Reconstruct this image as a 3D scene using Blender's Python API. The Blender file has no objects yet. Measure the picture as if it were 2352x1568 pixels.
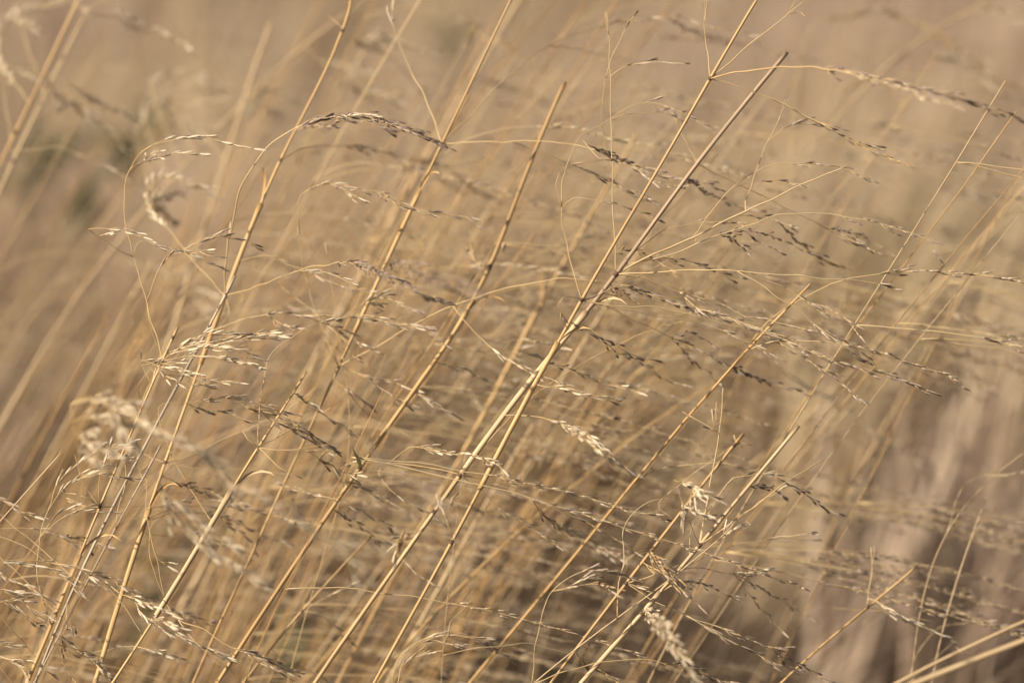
import bpy, math, random
import numpy as np
from mathutils import Vector, Matrix, noise

# ----------------------------------------------------------------- scene, camera, light
S = bpy.context.scene
C = S.collection
R = math.radians
random.seed(7)
RNG = np.random.default_rng(11)

CAM_H, PITCH, LENS, SENSOR, FOCUS = 1.30, -11.0, 85.0, 22.3, 2.10
cd = bpy.data.cameras.new('camera')
cam = bpy.data.objects.new('camera', cd)
C.objects.link(cam)
cam.location = (0, 0, CAM_H)
cam.rotation_euler = (R(90 + PITCH), 0, 0)
cd.lens, cd.sensor_width, cd.sensor_fit = LENS, SENSOR, 'HORIZONTAL'
cd.clip_start, cd.clip_end = 0.05, 400
cd.dof.use_dof = True
cd.dof.focus_distance = FOCUS
cd.dof.aperture_fstop = 3.2
cd.dof.aperture_blades = 0
S.camera = cam

SUN_DIR = Vector((-0.68, -0.45, 0.60)).normalized()          # towards the sun
w = bpy.data.worlds.new('World'); S.world = w; w.use_nodes = True
nt = w.node_tree
sky = nt.nodes.new('ShaderNodeTexSky'); sky.sky_type = 'NISHITA'; sky.sun_disc = False
sky.sun_elevation = math.asin(SUN_DIR.z)
sky.sun_rotation = math.atan2(SUN_DIR.x, SUN_DIR.y)
sky.air_density, sky.dust_density = 1.0, 1.5
bg = nt.nodes['Background']; bg.inputs['Strength'].default_value = 0.06
nt.links.new(sky.outputs[0], bg.inputs['Color'])
sd = bpy.data.lights.new('sun', 'SUN'); sd.energy = 4.6; sd.angle = R(0.6); sd.color = (1.0, 0.93, 0.845)
sun = bpy.data.objects.new('sun', sd); C.objects.link(sun)
sun.rotation_euler = SUN_DIR.to_track_quat('Z', 'Y').to_euler()
sun.location = (-3, -2, 6)
vs = S.view_settings
S.display_settings.display_device = 'sRGB'
vs.view_transform, vs.look, vs.exposure, vs.gamma, vs.use_curve_mapping = 'Standard', 'None', 0.62, 1.0, False
S.cycles.max_bounces = 6
S.cycles.diffuse_bounces = 3
S.cycles.transmission_bounces = 4
S.cycles.use_denoising = True
S.cycles.use_adaptive_sampling = False

# ----------------------------------------------------------------- view helpers
FWD = Vector((0, math.cos(R(PITCH)), math.sin(R(PITCH))))
RIGHT = Vector((1, 0, 0))
UP = RIGHT.cross(FWD)
def at(ox, oy, d):
    """point seen at (ox, oy) of a 2352 x 1568 view, d metres in front of the camera"""
    k = SENSOR / LENS * d / 2352.0
    return Vector((0, 0, CAM_H)) + FWD * d + RIGHT * ((ox - 1176) * k) + UP * ((784 - oy) * k)
def to_view(p):
    q = p - Vector((0, 0, CAM_H)); d = q.dot(FWD); k = SENSOR / LENS * d / 2352.0
    return q.dot(RIGHT) / k + 1176, 784 - q.dot(UP) / k, d
TILE = {'0': (0, 0, 1.0)}
for i, ty in enumerate((0, 511.0, 1022.7)):
    for j, tx in enumerate((0, 775.2, 1548.1)):
        TILE['%d%d' % (i + 1, j + 1)] = (tx, ty, 0.34785)
def path(s):
    out = []
    for seg in s.split('|'):
        k, pts = seg.strip().split(':')
        x0, y0, sc = TILE[k.strip()]
        for p in pts.split():
            x, y = p.split(',')
            out.append((x0 + float(x) * sc, y0 + float(y) * sc))
    return out
def gz(x, y):
    return 0.035 * noise.noise(Vector((x * 0.9, y * 0.9, 3.1))) + 0.10 * noise.noise(Vector((x * 0.12, y * 0.12, 8.0)))

# ----------------------------------------------------------------- materials
def mat(name):
    m = bpy.data.materials.new(name); m.use_nodes = True
    n = m.node_tree.nodes; n.clear()
    return m, n, m.node_tree.links
def ramp(n, stops):
    r = n.new('ShaderNodeValToRGB'); e = r.color_ramp.elements
    while len(e) < len(stops): e.new(0.5)
    for el, (p, c) in zip(e, stops):
        el.position = p; el.color = (*c, 1)
    return r
def leafy(n, l, col, rough, trans, spec=0.25, normal=None):
    p = n.new('ShaderNodeBsdfPrincipled'); p.inputs['Roughness'].default_value = rough
    p.inputs['Specular IOR Level'].default_value = spec
    l.new(col, p.inputs['Base Color'])
    if normal: l.new(normal, p.inputs['Normal'])
    out = n.new('ShaderNodeOutputMaterial')
    if trans > 0:
        t = n.new('ShaderNodeBsdfTranslucent'); l.new(col, t.inputs['Color'])
        mx = n.new('ShaderNodeMixShader'); mx.inputs[0].default_value = trans
        l.new(p.outputs[0], mx.inputs[1]); l.new(t.outputs[0], mx.inputs[2]); l.new(mx.outputs[0], out.inputs['Surface'])
    else:
        l.new(p.outputs[0], out.inputs['Surface'])
def stem_material(name, pale, mid, dark, dark_at=0.33, second=None):
    """dry culm: long fibres along it, blotches of weathering, few dark specks"""
    m, n, l = mat(name)
    uv = n.new('ShaderNodeUVMap'); uv.uv_map = 'along'
    mp = n.new('ShaderNodeMapping'); mp.inputs['Scale'].default_value = (9, 6, 1); l.new(uv.outputs[0], mp.inputs[0])
    oi = n.new('ShaderNodeObjectInfo')
    av = n.new('ShaderNodeVectorMath'); av.operation = 'ADD'
    sc = n.new('ShaderNodeVectorMath'); sc.operation = 'SCALE'; sc.inputs[3].default_value = 31.0
    cx = n.new('ShaderNodeCombineXYZ'); l.new(oi.outputs['Random'], cx.inputs[2]); l.new(oi.outputs['Random'], cx.inputs[1])
    l.new(cx.outputs[0], sc.inputs[0]); l.new(mp.outputs[0], av.inputs[0]); l.new(sc.outputs[0], av.inputs[1])
    fib = n.new('ShaderNodeTexNoise'); fib.inputs['Scale'].default_value = 1.0; fib.inputs['Detail'].default_value = 4
    l.new(av.outputs[0], fib.inputs['Vector'])
    mp2 = n.new('ShaderNodeMapping'); mp2.inputs['Scale'].default_value = (0.5, 2.6, 0.13); l.new(av.outputs[0], mp2.inputs[0])
    blo = n.new('ShaderNodeTexNoise'); blo.inputs['Scale'].default_value = 1.7; blo.inputs['Detail'].default_value = 5
    l.new(mp2.outputs[0], blo.inputs['Vector'])
    ad = n.new('ShaderNodeMath'); ad.operation = 'MULTIPLY_ADD'; ad.inputs[1].default_value = 0.45
    ad2 = n.new('ShaderNodeMath'); ad2.operation = 'MULTIPLY'; ad2.inputs[1].default_value = 0.55
    l.new(blo.outputs[0], ad2.inputs[0]); l.new(fib.outputs[0], ad.inputs[0]); l.new(ad2.outputs[0], ad.inputs[2])
    r = ramp(n, [(dark_at, dark), (0.48, mid), (0.64, pale)]); l.new(ad.outputs[0], r.inputs[0])
    src = r
    if second:                                       # weathered grey where 'tone' says so
        r2 = ramp(n, [(dark_at, second[2]), (0.48, second[1]), (0.64, second[0])]); l.new(ad.outputs[0], r2.inputs[0])
        at_ = n.new('ShaderNodeAttribute'); at_.attribute_name = 'tone'
        src = n.new('ShaderNodeMixRGB'); l.new(at_.outputs['Fac'], src.inputs[0]); l.new(r.outputs[0], src.inputs[1]); l.new(r2.outputs[0], src.inputs[2])
    hs = n.new('ShaderNodeHueSaturation')
    mr = n.new('ShaderNodeMapRange'); mr.inputs[3].default_value = 0.84; mr.inputs[4].default_value = 1.14
    l.new(oi.outputs['Random'], mr.inputs[0]); l.new(mr.outputs[0], hs.inputs['Value']); l.new(src.outputs[0], hs.inputs['Color'])
    bp = n.new('ShaderNodeBump'); bp.inputs['Strength'].default_value = 0.35; bp.inputs['Distance'].default_value = 0.0004
    l.new(fib.outputs[0], bp.inputs['Height'])
    leafy(n, l, hs.outputs[0], 0.5, 0.0, 0.3, bp.outputs[0])
    return m
def tone_material(name, pale, mid, dark, trans, vary=0.2, rough=0.55):
    """bracts and filaments: colour along the bract from its own 'tone', a shade of its own for each piece"""
    m, n, l = mat(name)
    a = n.new('ShaderNodeAttribute'); a.attribute_name = 'tone'
    g = n.new('ShaderNodeNewGeometry'); oi = n.new('ShaderNodeObjectInfo')
    ad = n.new('ShaderNodeMath'); ad.operation = 'ADD'; l.new(g.outputs['Random Per Island'], ad.inputs[0]); l.new(oi.outputs['Random'], ad.inputs[1])
    fr = n.new('ShaderNodeMath'); fr.operation = 'FRACT'; l.new(ad.outputs[0], fr.inputs[0])
    mr = n.new('ShaderNodeMapRange'); mr.inputs[3].default_value = -vary; mr.inputs[4].default_value = vary; l.new(fr.outputs[0], mr.inputs[0])
    tc = n.new('ShaderNodeTexCoord')
    no = n.new('ShaderNodeTexNoise'); no.inputs['Scale'].default_value = 900; l.new(tc.outputs['Object'], no.inputs['Vector'])
    ma = n.new('ShaderNodeMath'); ma.operation = 'MULTIPLY_ADD'; ma.inputs[1].default_value = 0.3; ma.inputs[2].default_value = -0.15
    l.new(no.outputs[0], ma.inputs[0])
    s1 = n.new('ShaderNodeMath'); s1.operation = 'ADD'; l.new(a.outputs['Fac'], s1.inputs[0]); l.new(mr.outputs[0], s1.inputs[1])
    s2 = n.new('ShaderNodeMath'); s2.operation = 'ADD'; l.new(s1.outputs[0], s2.inputs[0]); l.new(ma.outputs[0], s2.inputs[1])
    r = ramp(n, [(0.05, pale), (0.5, mid), (0.95, dark)]); l.new(s2.outputs[0], r.inputs[0])
    leafy(n, l, r.outputs[0], rough, trans)
    return m
def blade_material(name, cols, trans=0.3, rough=0.5):
    m, n, l = mat(name)
    g = n.new('ShaderNodeAttribute'); g.attribute_name = 'tone'
    r = ramp(n, cols); l.new(g.outputs['Fac'], r.inputs[0])
    tc = n.new('ShaderNodeTexCoord')
    no = n.new('ShaderNodeTexNoise'); no.inputs['Scale'].default_value = 2.2; no.inputs['Detail'].default_value = 4; l.new(tc.outputs['Object'], no.inputs['Vector'])
    mr = n.new('ShaderNodeMapRange'); mr.inputs[1].default_value = 0.35; mr.inputs[2].default_value = 0.65
    mr.inputs[3].default_value = 0.8; mr.inputs[4].default_value = 1.2; l.new(no.outputs[0], mr.inputs[0])
    pn = n.new('ShaderNodeTexNoise'); pn.inputs['Scale'].default_value = 0.55; pn.inputs['Detail'].default_value = 2; l.new(tc.outputs['Object'], pn.inputs['Vector'])
    pr = ramp(n, [(0.42, (1.0, 0.985, 1.01)), (0.58, (1.0, 1.02, 0.88))]); l.new(pn.outputs[0], pr.inputs[0])     # patches of yellower grass in the field
    mu = n.new('ShaderNodeMixRGB'); mu.blend_type = 'MULTIPLY'; mu.inputs[0].default_value = 1.0
    l.new(r.outputs[0], mu.inputs[1]); l.new(pr.outputs[0], mu.inputs[2])
    hs = n.new('ShaderNodeHueSaturation'); l.new(mr.outputs[0], hs.inputs['Value']); l.new(mu.outputs[0], hs.inputs['Color'])
    leafy(n, l, hs.outputs[0], rough, trans)
    return m
M = {}
M['gold'] = stem_material('golden_straw', (0.63, 0.42, 0.18), (0.47, 0.275, 0.10), (0.25, 0.13, 0.045))
M['grey'] = stem_material('weathered_straw', (0.56, 0.44, 0.29), (0.38, 0.28, 0.175), (0.17, 0.115, 0.075), 0.36)
M['twotone'] = stem_material('half_weathered_straw', (0.66, 0.46, 0.22), (0.52, 0.33, 0.135), (0.25, 0.135, 0.05), 0.34, ((0.54, 0.375, 0.215), (0.39, 0.255, 0.14), (0.17, 0.105, 0.06)))
M['pale'] = stem_material('pale_straw', (0.64, 0.46, 0.25), (0.52, 0.35, 0.17), (0.30, 0.18, 0.085))
M['rust'] = stem_material('rusty_straw', (0.49, 0.30, 0.13), (0.37, 0.205, 0.08), (0.17, 0.09, 0.035))
M['knot'] = tone_material('knot_brown', (0.22, 0.12, 0.055), (0.15, 0.08, 0.04), (0.07, 0.04, 0.025), 0.0)
M['thread'] = tone_material('thread_straw', (0.62, 0.45, 0.23), (0.52, 0.345, 0.15), (0.30, 0.18, 0.08), 0.0, 0.25)
M['husk_dark'] = tone_material('husk_dark', (0.62, 0.48, 0.33), (0.37, 0.262, 0.175), (0.165, 0.105, 0.072), 0.15, rough=.65)
M['husk_deep'] = tone_material('husk_deep', (0.44, 0.33, 0.235), (0.215, 0.145, 0.105), (0.09, 0.06, 0.05), 0.1, rough=.65)
M['husk_mixed'] = tone_material('husk_mixed', (0.64, 0.50, 0.34), (0.43, 0.31, 0.2), (0.20, 0.13, 0.088), 0.15, rough=.65)
M['husk_pale'] = tone_material('husk_pale', (0.74, 0.60, 0.40), (0.63, 0.48, 0.29), (0.40, 0.275, 0.15), 0.2, rough=.65)
M['husk_rust'] = tone_material('husk_rust', (0.54, 0.37, 0.18), (0.36, 0.215, 0.095), (0.16, 0.09, 0.05), 0.12, rough=.65)
M['blade'] = blade_material('dry_blade', [(0.0, (0.13, 0.084, 0.05)), (0.3, (0.30, 0.204, 0.13)), (0.65, (0.46, 0.325, 0.215)), (1.0, (0.62, 0.465, 0.305))])
M['thatch'] = blade_material('dead_thatch', [(0.0, (0.03, 0.019, 0.011)), (0.5, (0.08, 0.049, 0.028)), (1.0, (0.19, 0.122, 0.07))], 0.15, 0.7)
M['leafstraw'] = blade_material('straw_leaf', [(0.0, (0.55, 0.40, 0.20)), (1.0, (0.66, 0.50, 0.28))], 0.25)
M['green'] = blade_material('green_leaf', [(0.0, (0.065, 0.065, 0.024)), (0.6, (0.11, 0.105, 0.042)), (1.0, (0.20, 0.165, 0.075))], 0.3)
M['olive'] = blade_material('olive_leaf', [(0.0, (0.10, 0.10, 0.03)), (1.0, (0.22, 0.19, 0.06))], 0.3)
gm, n, l = mat('litter_ground')
tc = n.new('ShaderNodeTexCoord')
n1 = n.new('ShaderNodeTexNoise'); n1.inputs['Scale'].default_value = 14; n1.inputs['Detail'].default_value = 8; l.new(tc.outputs['Object'], n1.inputs['Vector'])
r = ramp(n, [(0.3, (0.035, 0.022, 0.014)), (0.5, (0.09, 0.058, 0.035)), (0.7, (0.2, 0.135, 0.08))]); l.new(n1.outputs[0], r.inputs[0])
bp = n.new('ShaderNodeBump'); bp.inputs['Distance'].default_value = 0.03; l.new(n1.outputs[0], bp.inputs['Height'])
leafy(n, l, r.outputs[0], 0.9, 0, 0.2, bp.outputs[0])
M['ground'] = gm

# ----------------------------------------------------------------- mesh helpers
class MB:
    def __init__(s): s.v, s.f, s.t, s.uv = [], [], [], []
    def add(s, v, f, t, uv=None):
        o = len(s.v); s.v += v; s.t += t; s.uv += uv if uv else [(0, 0)] * len(v)
        s.f += [tuple(i + o for i in q) for q in f]
    def mesh(s, name, material, smooth=True):
        me = bpy.data.meshes.new(name); me.from_pydata(s.v, [], s.f); me.materials.append(material)
        a = me.attributes.new('tone', 'FLOAT', 'POINT'); a.data.foreach_set('value', s.t)
        ul = me.uv_layers.new(name='along')
        li = np.empty(len(me.loops), np.int32); me.loops.foreach_get('vertex_index', li)
        ul.data.foreach_set('uv', np.array(s.uv, np.float32)[li].ravel())
        if smooth: me.polygons.foreach_set('use_smooth', np.ones(len(me.polygons), bool))
        return me
def link(name, data, parent=None):
    o = bpy.data.objects.new(name, data); C.objects.link(o)
    if parent: o.parent = parent
    return o
def tag(o, label=None, cat=None, group=None, kind=None):
    for k, v in (('label', label), ('category', cat), ('group', group), ('kind', kind)):
        if v: o[k] = v
    return o
def spline(P, step):
    """smooth curve through P (3-D), resampled about every step metres"""
    if len(P) < 3:
        a, b = P[0], P[-1]; k = max(2, int((b - a).length / step))
        return [a.lerp(b, i / k) for i in range(k + 1)]
    Q = [P[0] * 2 - P[1]] + P + [P[-1] * 2 - P[-2]]
    out = []
    for i in range(1, len(Q) - 2):
        p0, p1, p2, p3 = Q[i - 1:i + 3]
        k = max(1, int((p2 - p1).length / step))
        m1, m2 = (p2 - p0) * 0.5, (p3 - p1) * 0.5
        L = (p2 - p1).length
        for m in (m1, m2):
            if m.length > L: m *= L / m.length
        for j in range(k):
            t = j / k; t2, t3 = t * t, t * t * t
            out.append(p1 * (2 * t3 - 3 * t2 + 1) + m1 * (t3 - 2 * t2 + t) + p2 * (3 * t2 - 2 * t3) + m2 * (t3 - t2))
    out.append(P[-1]); return out
def frames(P):
    T = [(P[min(i + 1, len(P) - 1)] - P[max(i - 1, 0)]).normalized() for i in range(len(P))]
    n = T[0].orthogonal().normalized(); F = []
    for t in T:
        n = (n - t * n.dot(t)).normalized(); F.append((t, n, t.cross(n)))
    return F
def tube(mb, P, rad, sides=5, tone=None, hollow_end=False):
    """rad: radius per point"""
    F = frames(P); v, t, uv, f = [], [], [], []
    s = 0.0; ph = random.random() * 6
    for i, (p, (_t, a, b)) in enumerate(zip(P, F)):
        if i: s += (p - P[i - 1]).length
        for k in range(sides):
            an = 2 * math.pi * k / sides + ph
            v.append(p + (a * math.cos(an) + b * math.sin(an)) * rad[i]); t.append(tone[i] if tone else 0.3)
            uv.append((abs(k / sides * 2 - 1), s))
    for i in range(len(P) - 1):
        for k in range(sides):
            k2 = (k + 1) % sides
            f.append((i * sides + k, i * sides + k2, (i + 1) * sides + k2, (i + 1) * sides + k))
    f.append(tuple(range(sides - 1, -1, -1)))
    e = (len(P) - 1) * sides
    if hollow_end:                                  # a cut straw: its rim turned inwards
        tdir = F[-1][0]
        for k in range(sides):
            v.append(P[-1] + (v[e + k] - P[-1]) * 0.55 - tdir * rad[-1] * 0.8); t.append(1.0); uv.append((0.5, s))
        for k in range(sides):
            k2 = (k + 1) % sides
            f.append((e + k, e + k2, e + sides + k2, e + sides + k))
        f.append(tuple(e + sides + k for k in range(sides)))
    else:
        f.append(tuple(e + k for k in range(sides)))
    mb.add(v, f, t, uv)
def wander(P, amp, freq, seed):
    out = []
    for i, p in enumerate(P):
        k = min(1, i / 4, (len(P) - 1 - i) / 2 + 0.4)
        out.append(p + Vector(noise.noise_vector(p * freq + Vector((seed, seed * 1.7, 0)))) * amp * k)
    return out

# a spikelet: two thin outer husks, two or three bracts round a slim grain
def bract(mb, M4, L, W, curl, openness, tmid, ttip, rows=(0, .22, .5, .78, 1)):
    v, t, f = [], [], []
    for r_ in rows:
        wd = W * (math.sin(math.pi * min(1, 0.12 + r_ * 0.88)) ** 0.8) if r_ < 1 else W * 0.04
        z = L * r_
        off = openness * L * r_ * r_
        for u in (-1, 0, 1):
            x = u * wd * 0.5; y = wd * curl * (1 - u * u) + off
            v.append(M4 @ Vector((x, y, z)))
            base = 0.25 + (tmid - 0.25) * math.sin(math.pi * min(1, r_ * 1.1)) ** 0.7
            t.append(ttip if r_ == 1 else base - (0.28 if u else 0))
    for i in range(len(rows) - 1):
        for k in (0, 1): f.append((i * 3 + k, i * 3 + k + 1, i * 3 + k + 4, i * 3 + k + 3))
    mb.add(v, f, t)
def spikelet_mb(mb, X, L, dark, openness):
    rz = lambda a: Matrix.Rotation(a, 4, 'Z'); tr = lambda z: Matrix.Translation((0, 0, z))
    W = L * random.uniform(0.145, 0.19)
    P = [X @ Vector((0, 0, L * q)) for q in (0.02, 0.25, 0.55, 0.86)]
    tube(mb, P, [W * .1, W * .30, W * .26, W * .05], 4, [0.3, dark, dark, 0.4])
    for a, z, l_ in ((0.0, 0.0, 0.52), (math.pi, 0.03, 0.62)):
        bract(mb, X @ rz(a) @ tr(L * z), L * l_, W * 0.85, 0.42, openness * 0.6, dark * 0.55, 0.1, (0, .3, .7, 1))
    for a, z, l_, o in ((0.25, 0.10, 0.80, 1), (math.pi + 0.2, 0.2, 0.72, 1.2), (0.1, 0.36, 0.64, .5)):
        bract(mb, X @ rz(a) @ tr(L * z), L * l_, W, 0.46, openness * o, dark, 0.15)
KIND = {'D': ('husk_deep', 0.8), 'd': ('husk_dark', 0.85), 'm': ('husk_mixed', 0.6), 'p': ('husk_pale', 0.3), 'r': ('husk_rust', 0.6)}
SPK = {}
for k, (mn, dk) in KIND.items():
    SPK[k] = []
    for i in range(4):
        mb = MB(); spikelet_mb(mb, Matrix.Identity(4), 0.0066, dk + random.uniform(-.15, .12), (0.03, 0.08, 0.14, 0.05)[i])
        SPK[k].append(mb.mesh('spikelet', M[mn]))
def aim(p, t, roll, s=1.0):
    q = t.to_track_quat('Z', 'Y').to_matrix().to_4x4()
    return Matrix.Translation(p) @ q @ Matrix.Rotation(roll, 4, 'Z') @ Matrix.Scale(s, 4)
def kind_of(k):
    if k == 'D': return random.choices('Dd', (5, 1))[0]
    if k == 'd': return random.choices('dm', (4, 1))[0]
    if k == 'm': return random.choices('dmp', (2, 3, 1))[0]
    if k == 'p': return random.choices('pm', (5, 1))[0]
    return random.choices('rm', (4, 1))[0]
WIND = Vector((0.9, 0.05, -0.35)).normalized()

def seeds_along(mb, P, F, t0, t1, dens, kind, emit, spread=1.0):
    """pedicels into mb; emit(point, direction, kind, size) for each spikelet"""
    n = len(P); S_ = [0.0]
    for i in range(1, n): S_.append(S_[-1] + (P[i] - P[i - 1]).length)
    L = S_[-1]; s = t0 * L; i = 0; side = random.random() * 6
    while s < t1 * L:
        while i < n - 2 and S_[i + 1] < s: i += 1
        q = min(1, (s - S_[i]) / max(1e-6, S_[i + 1] - S_[i]))
        p = P[i].lerp(P[i + 1], q); t, a, b = F[i]
        side += 2.4 + random.uniform(-.5, .5)
        o = a * math.cos(side) + b * math.sin(side)
        ped = random.uniform(0.0012, 0.0048) * spread
        d1 = (t + o * random.uniform(.12, .34) * spread).normalized()
        e = p + d1 * ped
        d2 = (d1 + t * 1.1 + WIND * 0.12 + Vector((random.uniform(-.1, .1), random.uniform(-.1, .1), random.uniform(-.1, .1))) * spread).normalized()
        tube(mb, [p, p.lerp(e, .5) + o * 0.0002, e], [.0002, .00017, .00015], 3, [.3] * 3)
        emit(e, d2, kind_of(kind), random.uniform(.72, 1.18))
        if random.random() < 0.18 * dens:                     # a second one in tandem further out
            e2 = e + d2 * random.uniform(.004, .007) + o * random.uniform(-.001, .002)
            tube(mb, [p, p.lerp(e2, .5) + o * 0.001, e2], [.0002, .00017, .00015], 3, [.3] * 3)
            emit(e2, (d2 + WIND * .2).normalized(), kind_of(kind), random.uniform(.7, 1.0))
        s += random.uniform(.0028, .0056) / dens
    end = (P[-1] - P[-2]).normalized()
    emit(P[-1], (end + WIND * .1).normalized(), kind_of(kind), random.uniform(.8, 1.0)) if t1 > .98 else None

# ----------------------------------------------------------------- traced stalks
class Stalk:
    def __init__(s, label, pts, d, r, material, nodes=(), cut=False, group='grass stalks standing round the plane of focus', solo=True, lean=0.10):
        pts = path(pts) if isinstance(pts, str) else pts        # tip first
        n = len(pts); L = [0.0]
        for i in range(1, n): L.append(L[-1] + math.dist(pts[i], pts[i - 1]))
        P = [at(x, y, d[0] + (d[1] - d[0]) * L[i] / L[-1]) for i, (x, y) in enumerate(pts)]
        # carried on below the frame to its root: steeper and steeper down to the ground
        p = P[-1].copy(); v = (P[-1] - P[-2]).normalized()
        while True:
            g = gz(p.x, p.y)
            if p.z <= g + 0.002: break
            v = (v * 0.965 + Vector((-lean * .4, 0.03, -1)) * 0.035).normalized()
            p = p + v * min(0.03, (p.z - g) / max(.2, -v.z) + 0.003)
            P.append(p.copy())
        s.root = P[-1].copy(); s.r = r
        s.e = link('grass_stalk', None); s.e.empty_display_size = 0.05; s.e.location = s.root
        tag(s.e, label, 'grass stalk', group)
        P = [q - s.root for q in P][::-1]
        Q = spline(P, 0.006)
        for _ in range(3):                                            # the drawn line eased into a grown one
            A = Q[:]
            for i in range(1, len(Q) - 1):
                k = min(4, i, len(Q) - 1 - i); Q[i] = sum(A[i - k:i + k + 1], Vector()) / (2 * k + 1)
        s.C = wander(Q, 0.0005, 9.0, random.random() * 50)
        n = len(s.C)
        s.view = [to_view(q + s.root) for q in s.C]
        rad = [1.02 * (r[1] + (r[0] - r[1]) * (i / (n - 1)) ** 1.3) for i in range(n)]
        vis = [max(0, min(1, (1010 - v[1]) / 240)) for v in s.view]
        s.nodes = []
        for (nx, ny) in (path(nodes) if nodes else []):
            i = min(range(n), key=lambda i: math.dist((nx, ny), s.view[i][:2])); s.nodes.append(i)
            for k in range(-2, 3):                                    # a little swollen at the knot
                if 0 <= i + k < n: rad[i + k] *= 1 + 0.16 * (1 - abs(k) / 3)
        mb = MB(); tube(mb, s.C, rad, 10, [vis[i] if material == 'twotone' else .3 for i in range(n)], hollow_end=cut)
        s.stem = link('stem', mb.mesh('stem', M[material]), s.e)
        for i in s.nodes:
            mb = MB(); t = (s.C[min(i + 1, n - 1)] - s.C[i - 1]).normalized(); h = r[0] * 1.1 + .0004
            q = [s.C[i] + t * h * k for k in (-1, -.45, .1, .6, 1)]
            tube(mb, q, [rad[i] * z for z in (1.0, 1.1, 1.15, 1.1, 1.0)], 10, [.3, .8, .7, .5, .2])
            link('knot', mb.mesh('knot', M['knot']), s.e)
        s.lines = []
    def near(s, x, y):
        best = min(((math.dist((x, y), v[:2]), v[2], s.C[i]) for i, v in enumerate(s.view)), key=lambda q: q[0])
        for ln in s.lines:
            for v, p in ln:
                dd = math.dist((x, y), v[:2])
                if dd < best[0] - 3: best = (dd, v[2], p)
        return best
    def branch(s, pts, dd=0.0, r=0.24, seeds=None, kink=1.0, label=None, solo=True):
        pts = path(pts) if isinstance(pts, str) else pts
        x0, y0 = pts[0]
        dist, d0, p0 = s.near(x0, y0)
        if dist > 40:                                    # its foot is lost among the others: grow it from the stem
            ex, ey = pts[1]; bx, by = x0 - ex, y0 - ey; bl = math.hypot(bx, by) or 1
            gx, gy = x0 + bx / bl * min(160, dist * .8) - 10, y0 + by / bl * min(160, dist * .8) + 55
            _d, d0, p0 = min(((math.dist((gx, gy), v[:2]), v[2], s.C[i]) for i, v in enumerate(s.view)), key=lambda q: q[0])
            qx, qy, _ = to_view(p0 + s.root)
            mid = ((qx * .45 + x0 * .55) + bx / bl * dist * .12, (qy * .45 + y0 * .55) + by / bl * dist * .12 - dist * .05)
            pts = [(qx, qy), mid] + pts
            if seeds:
                tot = sum(math.dist(pts[i], pts[i + 1]) for i in range(len(pts) - 1)); new = math.dist(pts[0], pts[1]) + math.dist(pts[1], pts[2])
                k = new / tot; seeds = (seeds[0], k + (1 - k) * seeds[1], k + (1 - k) * seeds[2]) + tuple(seeds[3:])
        L = [0.0]
        for i in range(1, len(pts)): L.append(L[-1] + math.dist(pts[i], pts[i - 1]))
        bow = random.uniform(-.012, .012)
        P = [p0.copy()]
        for i in range(1, len(pts)):
            q = L[i] / L[-1]
            P.append(at(*pts[i], d0 + dd * min(1, q * 1.6) + bow * math.sin(q * math.pi)) - s.root)
        Q = spline(P, 0.0035)
        Q = wander(Q, 0.0011 * kink, 75.0, random.random() * 90)
        n = len(Q); F = frames(Q)
        rad = [r * .00145 * (1 - .5 * i / n) * (1 + .1 * math.sin(i * 1.7)) for i in range(n)]
        mb = MB(); tube(mb, Q, rad, 5, [.25 + .5 * abs(noise.noise(q * 60)) for q in Q])
        spk = []
        if seeds:
            kind, t0, t1, dens = seeds[:4]
            if len(seeds) > 4 and seeds[4] >= 1.2: dens *= 1.4
            seeds_along(mb, Q, F, t0, t1, dens, kind, lambda p, d, k, sz: spk.append((p, d, k, sz)), seeds[4] if len(seeds) > 4 else 1.0)
        bo = link('branch', mb.mesh('branch', M['thread']), s.e)
        for p, d, k, sz in spk:
            o = link('spikelet', random.choice(SPK[k]), bo)
            o.matrix_local = aim(p, d, random.random() * 6.28, sz)
        s.lines.append([(to_view(q + s.root), q) for q in Q[::3]])
        return bo

T = {}
def ST(k, *a, **kw): T[k] = Stalk(*a, **kw)
ST('GS', 'thick grey weathered straw with a cut tip, branches fanning from its knot',
   '0:1808,120 1600,372 1480,545 1418,628 1300,775 1238,847 1158,946 1105,1022 1055,1092 945,1250 868,1360 772,1492 720,1568',
   (2.125, 2.10), (.00112, .00118), 'twotone', '0:1415,630 1058,1090', cut=True)
ST('GT', 'tall golden straw crossing in front of the grey cut straw, branching at its upper knot',
   '0:1745,-10 1633,175 1560,310 1437,516 1335,690 1270,812 1203,925 1137,1057 1043,1242 942,1416 858,1568',
   (2.095, 2.085), (.00078, .00105), 'gold', '0:1633,176 1336,690 1043,1242')
ST('TL', 'tall slim straw with three long bare branches spreading from its upper knot',
   '0:1178,-10 1127,94 1078,198 1018,327 991,390 953,463 911,545 886,612 838,709 789,814 778,848 730,946 692,1023 609,1204 556,1325 480,1478 442,1568',
   (2.19, 2.20), (.00068, .00085), 'gold', '0:1017,328 778,848')
ST('BK', 'straw snapped off blunt, leaning between the tall slim straw and the golden one',
   '0:1298,190 1230,340 1165,511 1128,612 1105,690 1065,745 1010,815 928,922 880,992 827,1075 765,1165 713,1238 661,1322 626,1374 550,1485 497,1568',
   (2.24, 2.11), (.0011, .001), 'gold', '0:1129,608 850,1035', cut=True)
ST('AR', 'straw whose knot sends up a long arched branch ending in a dense dark seed head',
   '0:806,0 797,80 741,181 689,278 643,362 598,463 570,545 543,601 515,688 487,755 466,817 431,918 407,988 379,1056 372,1071 358,1106 334,1197 296,1311 264,1412 243,1492 219,1568',
   (2.24, 2.12), (.0007, .00105), 'gold', '0:797,78 643,362 514,688 372,1071')
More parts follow.
